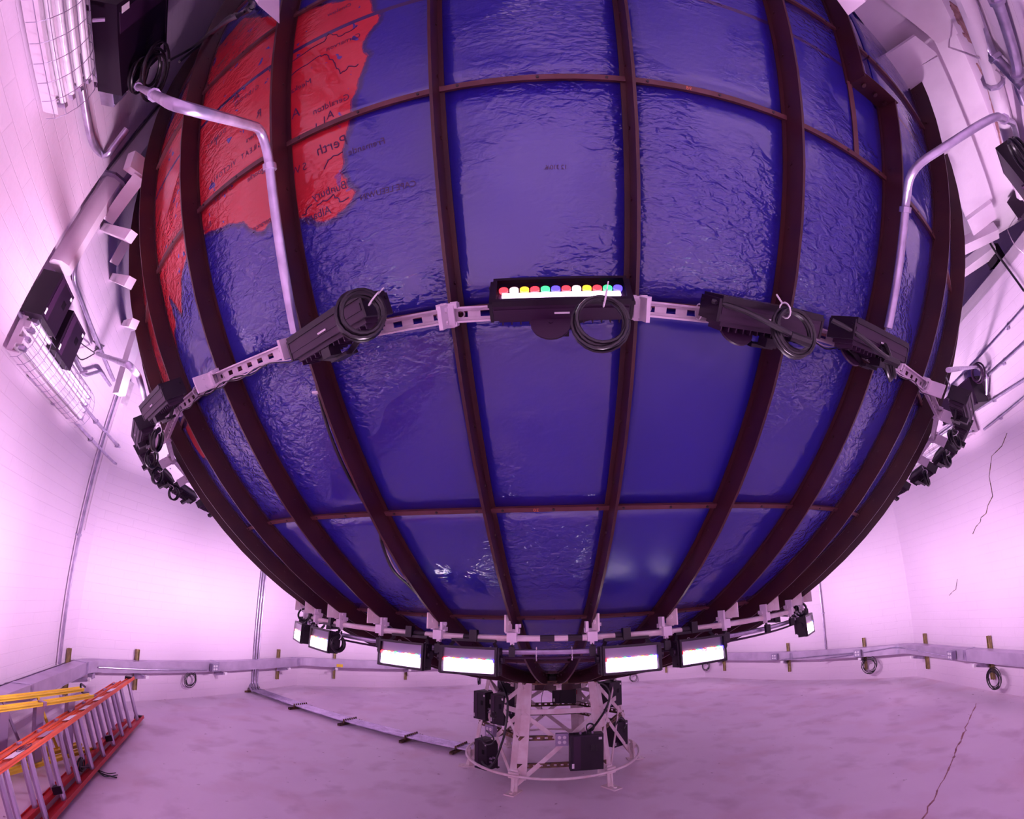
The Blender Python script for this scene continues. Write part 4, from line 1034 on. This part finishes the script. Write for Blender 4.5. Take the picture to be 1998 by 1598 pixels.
for k, pts in enumerate((((-3.278,-2.091,0.012),(-3.149,-2.122,0.012),(-3.121,-2.022,0.012)),((-3.286,-2.084,0.012),(-3.187,-2.066,0.012),(-3.162,-2.006,0.012)))):
    a = MB(); a.tube(catmull(pts,5), .004, 5); tag(a.build('rope_end', M['cable'], None, True), ['frayed black rope end lying on the floor, lower strand','frayed black rope end lying on the floor, upper strand'][k], 'rope', 'rope ends on the floor')
a = MB(); a.tube(catmull([Vector((-4.714,-1.139,0.265)), Vector((-4.582,-1.295,0.332)), Vector((-4.561,-1.291,0.257)), Vector((-4.731,-1.078,0.191))],6), .012, 6); tag(a.build('cable_bundle', M['cable'], None, True), 'bunch of black cables under the wireway at the left corner', 'cable')

# ---------------------------------------------------------------- caged fluorescent fixtures
def fixture(p0, p1, nrm, h_, label, cells=10):
    """p0->p1 lower edge along the wall, nrm points into the room"""
    p0 = Vector(p0); p1 = Vector(p1); d = (p1-p0); d.z = 0; L = d.length; d.normalize(); n = Vector(nrm).normalized()
    f = frame((p0+d*L/2)+Vector((0,0,h_/2)), d, (0,0,1))
    if f.col[1].xyz.dot(n) < 0: f = frame((p0+d*L/2)+Vector((0,0,h_/2)), -d, (0,0,1))
    r = empty('caged_tube_light', label=label, cat='light fixture', group='caged fluorescent fixtures on the walls', M=f)
    def P(o): o.parent = r; return o
    a = MB(); a.box((0,-.0,0), (L,.05,h_*.86)); a.box((0,.045,h_*.18),(L,.05,.05)); a.box((0,.045,-h_*.18),(L,.05,.05)); P(a.build('housing', M['white']))
    for s_ in (-1,1): a = MB(); a.box((0,.035,s_*h_*.43), (L,.09,.008)); P(a.build('side_reflector', M['white']))
    for zz in (-.30,-.10,.10,.30):
        if h_ < .3 and abs(zz) < .2: continue
        a = MB(); a.cyl((-L/2+.05,.085,zz*h_), (L/2-.05,.085,zz*h_), .019, 12); P(a.build('tube', M['bright'], None, True))
        for s_ in (-1,1): a = MB(); a.box((s_*(L/2-.03),.075,zz*h_), (.03,.05,.03)); P(a.build('lamp_holder', M['galv']))
    n_ = max(6, int(L/.11)); a = MB()
    def arc(t): q = PI*t; return Vector((0, .03+.13*math.sin(q), -h_*.56*math.cos(q)))
    for i in range(n_+1):
        x = -L/2+L*i/n_; a.tube([Vector((x,0,0))+arc(k/8) for k in range(9)], .0022, 4)
    for k in range(1,8): a.tube([Vector((-L/2,0,0))+arc(k/8), Vector((L/2,0,0))+arc(k/8)], .0022, 4)
    P(tag(a.build('wire_cage', M['galv']), kind='stuff'))
    for k in range(int(L/.2)):
        for zz in (-.2,.2):
            a = MB(); a.box((-L/2+.12+k*.2,.052,zz*h_), (.045,.004,.05)); P(a.build('housing_slot', M['dark'] if k % 2 else M['galv']))
    a = MB(); a.cyl((-L*.2,.1,h_*.5),(-L*.2,.16,h_*.58),.012,8); P(a.build('cage_catch', M['alu']))
    return r
fixture((-4.112,-2.297,2.715), (-3.331,-3.433,2.779), X(S2,S2), .34, 'long caged fluorescent fixture low on the left side wall')
fixture((-2.563,-4.287,3.642), Vector((-2.563,-4.287,3.642))+X(S2,-S2)*1.25, X(S2,S2), .42, 'caged fluorescent fixture in the top left corner of the view')
fixture((5.210,1.168,2.865), (4.814,-0.970,2.759), X(-1,0), .22, 'caged fluorescent fixture on the right wall behind the globe lights')

# ---------------------------------------------------------------- boxes and gear on the walls
Tn = X(S2,-S2); TF = X(0,-1)
supply('power_supply', (-3.313,-3.319,3.171), -Tn, (.30,.16,.34), 'upper of two black power supplies on the left side wall', 'black power supplies on the walls', seed=1)
supply('power_supply', (-3.541,-2.987,3.108), -Tn, (.34,.16,.34), 'lower of two black power supplies on the left side wall', 'black power supplies on the walls', seed=2)
supply('power_supply', Vector((-2.408,-4.334,4.480)), -Tn, (.62,.18,.62), 'big black power supply with vents at the top left, above a tangle of cables', 'black power supplies on the walls', seed=3)
supply('power_supply', Vector((4.701,-1.139,3.240)), -TF, (.34,.16,.30), 'larger black power supply on the right wall beside the globe', 'black power supplies on the walls', seed=4)
supply('power_supply', Vector((4.777,-0.732,3.248)), -TF, (.24,.16,.26), 'smaller black power supply on the right wall, closer to the globe', 'black power supplies on the walls', seed=5)
supply('power_supply', Vector((3.170,-3.573,3.699)), X(S2,S2), (.30,.16,.34), 'black power supply cut off by the right edge of the view', 'black power supplies on the walls', seed=6)
supply('power_supply', Vector((4.811,-2.138,4.371)), -TF, (.16,.14,.22), 'small black unit on the ledge at the top of the right wall', 'black power supplies on the walls', seed=7)
supply('power_supply', Vector((4.409,-2.933,4.298)), -TF, (.22,.14,.22), 'black unit high at the right edge of the view, lower one', 'black power supplies on the walls', seed=8)
def plain_box(name, c, xd, size, label, cat='box', mt='galv'):
    r = empty(name, label=label, cat=cat, M=frame(c, xd, (0,0,1))); a = MB(); a.box((0,0,0), size); o = a.build('box_body', M[mt]); o.parent = r
    a = MB(); a.box((0,-size[1]/2,0), (size[0]*.96,.006,size[2]*.96)); 
    for s_ in (-1,1):
        for q in (-1,1): a.disc((s_*size[0]*.42,-size[1]/2-.003,q*size[2]*.42), (0,-1,0), .006, .004, 8)
    o = a.build('cover', M[mt]); o.parent = r; return r
plain_box('junction_box', (-4.948,-1.293,3.566), TF*-1, (.20,.16,.30), 'grey junction box in the upper left wall corner where conduits meet', 'box', 'rail')
plain_box('junction_box', (-2.697,-4.056,4.340), -Tn, (.16,.10,.20), 'steel junction box below the big top left power supply', 'box')
plain_box('junction_box', (-4.871,-0.946,0.344), -Tn, (.10,.05,.06), 'grey junction box on the wireway at the left corner', 'box')
coil_obj('cable_coil', (-2.316,-4.045,4.329), (0,0,1), X(S2,-S2), .19, 4, .010, 81, 'big loop of black cable below the top left power supply', 'cable', 'cable tangles on the walls', tie=False, jit=.4)
coil_obj('cable_coil', (-2.425,-4.063,4.304), (0,0,1), X(S2,-S2), .12, 3, .008, 82, 'smaller loop of black cable beside the steel junction box', 'cable', 'cable tangles on the walls', tie=False, jit=.4)
coil_obj('cable_coil', (4.632,-1.402,3.379), X(0,1), (0,0,1), .10, 3, .010, 83, 'loop of grey cable above the right wall power supplies', 'cable', 'cable tangles on the walls', tie=False, matn='dark')
coil_obj('cable_coil', (-4.959,-2.119,4.814), X(0,1), (0,0,1), .07, 5, .007, 84, 'small bunch of black cable hanging from the left ledge', 'cable', 'cable tangles on the walls', tie=False, jit=.5)
coil_obj('cable_coil', (2.638,-3.830,3.431), (0,0,1), X(S2,S2), .10, 3, .009, 85, 'loop of black cable at the right edge of the view', 'cable', 'cable tangles on the walls', tie=False)
def cable(pts, r, lab, group='loose cables on the walls', matn='cable', name='loose_cable'):
    a = MB(); a.tube(catmull(pts, 7), r, 6); return tag(a.build(name, M[matn], None, True), lab, 'cable', group)
cable([(-4.983,-2.519,5.248),(-4.993,-2.412,5.164),(-4.993,-2.302,5.072),(-4.970,-2.180,4.926)], .014, 'black cable with a connector hanging above the bunch on the left ledge')
cable([(-4.956,-2.104,4.786),(-4.921,-1.915,4.652),(-4.902,-1.809,4.535),(-4.886,-1.725,4.478)], .012, 'black cable below the bunch on the left ledge')
for k in range(3):
    cable([(-4.910,-1.851,4.605), Vector((-4.945,-1.767,4.203))+Vector((0,.08*k,0)), (-3.980,-2.419,3.378)], .005, ['left','middle','right'][k]+' one of three thin black cables swagged to the left junction', 'thin cables swagged at the left')
cable([(-3.683,-2.816,3.238),(-3.849,-2.609,3.306),(-4.028,-2.385,3.387)], .006, 'black cable from the lower left power supply, upper one')
cable([(-3.755,-2.711,3.162),(-3.882,-2.561,3.200),(-4.033,-2.377,3.380)], .006, 'black cable from the lower left power supply, lower one')
cable([(-2.784,-3.806,6.662), (-1.014,-4.380,3.489), (-1.074,-4.360,3.477), (-1.167,-4.351,3.508), (-2.571,-3.851,5.368), (-2.228,-3.997,4.496)], .010, 'black cable looping over the map at the top left, outer one', 'cables looping over the globe')
cable([(-2.737,-3.786,6.676), (-1.078,-4.360,3.526), (-1.194,-4.340,3.501), (-2.457,-3.928,4.989), (-2.179,-4.068,4.348)], .009, 'black cable looping over the map at the top left, inner one', 'cables looping over the globe')
cable([(2.339,-2.837,2.600),(4.436,-1.141,3.257),(4.557,-1.039,3.118)], .006, 'thin black cable dropping from the globe to the right wall supplies')
cable([(4.566,-2.360,4.565),(4.577,-2.302,4.340),(4.565,-2.369,3.732)], .012, 'thick black cable running down the right wall below the ledge')
cable([(5.271,-2.263,4.928),(4.531,-2.553,4.185),(4.524,-2.591,3.995)], .005, 'thin pale cable on the right wall', 'loose cables on the walls', 'rail')
cable([(5.599,-2.704,8.695), (2.690,-3.976,4.339), (2.648,-4.053,3.995),(2.613,-4.077,3.802)], .006, 'pale cable sagging under the concrete beam at the upper right', 'loose cables on the walls', 'rail')
# conduits high on the walls
jb = Vector((-4.970,-1.297,3.398))
conduit('wall_conduit', [Vector((-3.225,-3.605,7.414))+Vector((0,0,.8)), (-3.225,-3.605,7.414), (-3.299,-3.498,4.292), (-3.541,-3.146,3.582), (-4.501,-1.749,3.460)], .020, 'conduit coming down the upper left wall and along to the junction box', GW, clips=5, off=NH)
conduit('wall_conduit', [(-3.866,-2.655,3.181), (-4.061,-2.372,3.158), (-4.237,-2.116,3.355), (-4.406,-1.833,3.350)], .018, 'short bent conduit from the lower left supply to the junction box', GW, fil=.06)
conduit('wall_conduit', [(-4.028,-2.349,3.396), (-1.846,-3.473,2.473), (-2.231,-3.110,2.630), (-2.417,-2.853,2.582)], .018, 'conduit bending from the left wall corner to the globe rail', GW, fil=.12)
conduit('wall_conduit', [(-2.464,-4.430,4.021), (-2.837,-3.887,4.025), (-3.073,-3.685,4.212), (-2.998,-3.671,4.214), (-2.879,-3.720,4.394)], .028, 'thick steel conduit bending round the edge of the left pier', GW, fil=.12)
conduit('globe_conduit', [(-2.683,-3.971,4.511), (-0.869,-4.390,2.628), (-1.001,-4.012,3.123), (-1.001,-3.908,3.080), (-0.949,-3.705,2.777), (-0.920,-3.494,2.523)], .019, 'white conduit reaching from the left wall and down the rib to the rail', 'conduits over the globe', 'galv', fil=.2, clips=3)
conduit('globe_conduit', [(3.517,-3.456,3.942), (2.762,-3.878,3.684), (1.842,-4.134,3.093), (1.516,-3.835,3.027), (1.595,-3.662,3.008), (1.535,-3.508,2.783), (1.483,-3.347,2.573)], .019, 'pale conduit reaching from the right wall and down the rib to the rail', 'conduits over the globe', 'galv', fil=.16, clips=3)
conduit('wall_conduit', [Vector((2.192,-4.378,3.884))+X(-S2,-S2)*.8, (2.192,-4.378,3.884), (2.534,-4.144,3.904), (2.576,-4.115,3.619)], .030, 'thick steel conduit at the top right corner, left one', GW, 'galv', clips=3)
conduit('wall_conduit', [Vector((2.058,-4.470,3.596))+X(-S2,-S2)*.8, (2.058,-4.470,3.596), (2.423,-4.220,3.619), (2.601,-4.097,3.688), (2.707,-4.025,3.663)], .028, 'thick steel conduit at the top right corner, right one', GW, 'galv', clips=3)
conduit('white_pipe', [Vector((2.171,-4.369,3.891))+X(-S2,-S2)*.8, (2.171,-4.369,3.891), (2.905,-3.864,3.978), (3.938,-3.154,4.073)], .052, 'white painted pipe along the top right wall, beside the steel conduits', 'white painted pipes', 'white', clips=3, cat='pipe')
vp = Vector((-3.230,-3.404,3.411)); conduit('white_pipe', vert(vp, 3.4, 8.5), .095, 'fat white pipe rising behind the pier at the upper left', 'white painted pipes', 'white', clips=3, cat='pipe')
vp2 = Vector((-3.336,-3.356,3.718)); conduit('white_pipe', vert(vp2, 3.9, 8.5), .05, 'slimmer white pipe rising right of the fat one at the upper left', 'white painted pipes', 'white', clips=3, cat='pipe')
for k, (p, q, lab) in enumerate((((4.630,-2.071,3.344),(4.951,-0.341,3.313),'upper conduit along the right wall above the caged fixture'),((4.665,-1.880,3.049),(4.817,-1.064,3.098),'middle conduit along the right wall leading to the supplies'),
        ((4.681,-1.797,2.909),(4.814,-1.080,2.860),'lower conduit along the right wall leading to the caged fixture'),((4.593,-2.269,3.617),(4.893,-0.652,3.517),'highest thin conduit along the right wall'))):
    p = Vector(p); q = Vector(q); conduit('wall_conduit', [p+(p-q).normalized()*1.0, q], (.013,.015,.015,.007)[k], lab, GW, clips=3, off=NF)
conduit('wall_conduit', [(2.258,-2.939,2.589), (4.583,-1.450,3.426), (4.704,-1.454,3.339), (4.749,-1.322,3.163)], .016, 'bent conduit from the globe rail to the right wall', GW, fil=.08)
conduit('wall_conduit', [(-5.089,-1.392,3.294), (-5.052,-1.191,3.248), (-4.947,-0.627,3.136)], .014, 'short conduit running down from the left junction box', GW)
conduit('wall_conduit', [(-3.227,-3.620,2.988), (-3.468,-3.270,2.973)], .014, 'short conduit stub at the left edge of the view', GW)

# ---------------------------------------------------------------- concrete beams and soffits at the top
def slab(name, pts, th, mt='soffit', lab=None, cat=None, kind=None):
    P = [Vector(p) for p in pts]; a = MB(); a.prism(P, (0,0,th)); o = a.build(name, M[mt])
    return tag(o, lab, cat, None, kind)
slab('ceiling_soffit_right', [(1.645,-4.199,4.460),(2.500,-3.642,4.460),(3.113,-3.179,4.460),(4.062,-2.493,4.460),(4.633,-2.252,4.460),(4.925,-2.693,4.460),(3.817,-3.756,4.460),(2.627,-4.454,4.460)], .25, kind='structure')
slab('ceiling_beam', [(2.394,-3.689,4.340),(2.982,-3.246,4.340),(3.920,-2.580,4.340),(4.040,-2.866,4.340),(3.171,-3.482,4.340),(2.603,-3.894,4.340)], .12, kind='structure')
slab('ceiling_edge', [(2.651,-3.391,4.750),(3.334,-2.884,4.750),(4.195,-2.289,4.750),(4.224,-2.405,4.750),(3.437,-2.963,4.750),(2.749,-3.472,4.750)], .2, 'cream', kind='structure')
slab('beam_plate', [(2.104,-3.689,4.330),(2.322,-3.591,4.330),(2.585,-3.911,4.330),(2.350,-3.984,4.330)], .02, 'white', 'smooth white plate across the concrete beam at the upper right', 'plate')
slab('ceiling_panel', [(1.935,-3.964,4.500),(2.236,-3.622,4.500),(2.497,-3.935,4.500),(2.139,-4.117,4.500),(2.008,-4.137,4.500)], .03, 'soffit', kind='structure')
slab('ceiling_panel', [(2.087,-4.120,4.420),(2.628,-3.953,4.420),(2.807,-4.116,4.420),(2.548,-4.311,4.420),(2.163,-4.271,4.420)], .03, 'white', kind='structure')
slab('beam_corbel', [(3.891,-2.597,4.300),(4.140,-2.429,4.300),(4.236,-2.694,4.300),(4.009,-2.849,4.300)], .16, 'white', kind='structure')
slab('beam_corbel', [(4.172,-2.239,4.340),(4.298,-2.100,4.340),(4.584,-2.421,4.340),(4.459,-2.527,4.340)], .10, 'white', kind='structure')
slab('beam_corbel', [(4.489,-1.873,4.340),(4.600,-1.753,4.340),(4.795,-2.174,4.340),(4.628,-2.311,4.340)], .10, 'white', kind='structure')
slab('ceiling_soffit_left', [(-4.492,-2.706,4.220),(-3.706,-3.069,4.220),(-4.062,-2.549,4.220),(-4.241,-2.429,4.220),(-4.519,-2.258,4.220),(-4.708,-2.141,4.220)], .22, 'white', kind='structure')
slab('ceiling_soffit_left', [(-4.990,-1.859,4.200),(-4.321,-2.263,4.200),(-4.366,-2.105,4.200),(-4.625,-1.757,4.200),(-4.823,-1.458,4.200),(-5.292,-1.030,4.200),(-5.405,-1.186,4.200)], .22, 'white', kind='structure')
def beam(p, q, w_, h_, mt='white', name='support_beam', lab=None, kind='structure'):
    a = MB(); a.bar(p, q, w_, h_); return tag(a.build(name, M[mt]), lab, None, None, kind)
for k, (p, q, w_, h_) in enumerate((((-3.899,-2.991,4.360),(-2.341,-3.490,3.368),.05,.07),((-4.312,-2.413,4.300),(-2.396,-3.315,3.166),.05,.07),((-4.882,-1.667,4.280),(-2.487,-3.106,3.021),.05,.06),
        ((-2.828,-3.577,4.180),(-2.825,-3.379,4.242),.08,.14),((-3.244,-3.259,4.001),(-2.797,-3.441,4.149),.10,.06),((-3.434,-2.921,3.864),(-3.297,-2.989,4.110),.08,.05),((-3.831,-2.088,3.093),(-3.830,-2.137,3.725),.09,.09))):
    beam(p, q, w_, h_)
tp = MB(); tp.prism([(-1.177,-4.339,3.878),(-1.028,-4.331,3.765),(-0.980,-4.253,3.563)], sp(-20,-17,.12)); tag(tp.build('support_beam', M['white']), kind='structure')
tp = MB(); tp.prism([(1.321,-4.254,3.771),(1.518,-4.245,3.912),(1.481,-4.204,3.780),(1.386,-4.186,3.664)], sp(-20,22,.10)); tag(tp.build('support_beam', M['white']), kind='structure')
# broken plaster edges: bare brown gaps in the painted surface
def crack(pts, wl, name='plaster_gap', mt='rust', wall='G'):
    rnd = random.Random(3); a = MB(); P = [Vector(p) for p in pts]
    for i in range(len(P)-1):
        for k in range(3):
            t0, t1 = k/3, (k+1)/3; p, q = P[i].lerp(P[i+1], t0), P[i].lerp(P[i+1], t1); a.bar(p, q, .006, wl*rnd.uniform(.5,1.5))
    o = a.build(name, M[mt]); return tag(o, kind='structure')
M['plaster'] = add_noise_color(mat('bare_plaster', (.45,.22,.22), .8), (.5,.26,.26), (.3,.13,.14), 20)
crack([(2.450,-4.258,4.261),(2.553,-4.188,4.270),(2.646,-4.123,4.268),(2.717,-4.074,4.247)], .10, mt='plaster')
crack([(2.911,-3.941,4.307),(3.027,-3.861,4.252),(3.339,-3.647,4.332),(3.715,-3.389,4.404),(4.196,-3.058,4.518),(4.634,-2.757,4.586)], .03, mt='plaster')
crack([(4.798,-1.371,2.702),(4.823,-1.237,2.611),(4.861,-1.033,2.567),(4.886,-0.897,2.376),(4.891,-0.870,2.161),(4.912,-0.758,2.090),(4.925,-0.687,2.007),(4.945,-0.582,1.982),(4.950,-0.556,1.940),(4.969,-0.453,1.900),(4.985,-0.367,1.831)], .006, 'wall_crack')
crack([(5.072,0.107,1.341),(5.085,0.175,1.217),(5.101,0.261,1.190),(5.116,0.340,1.149)], .005, 'wall_crack')
# long crack in the floor paint at the right
rnd = random.Random(11); a = MB(); P = []
base = [(4.530,-0.481,0.001),(3.824,-1.001,0.001),(3.443,-1.277,0.001),(3.163,-1.498,0.001),(2.729,-1.814,0.001),(2.263,-2.160,0.001),(1.934,-2.422,0.001)]
for i in range(len(base)-1):
    for k in range(6):
        t = k/6; P.append(Vector(base[i]).lerp(Vector(base[i+1]), t)+Vector((rnd.uniform(-.012,.012), rnd.uniform(-.012,.012), 0)))
for p, q in zip(P, P[1:]): a.bar(p, q, rnd.uniform(.004,.018), .0015)
tag(a.build('floor_crack', M['plaster']), kind='structure')
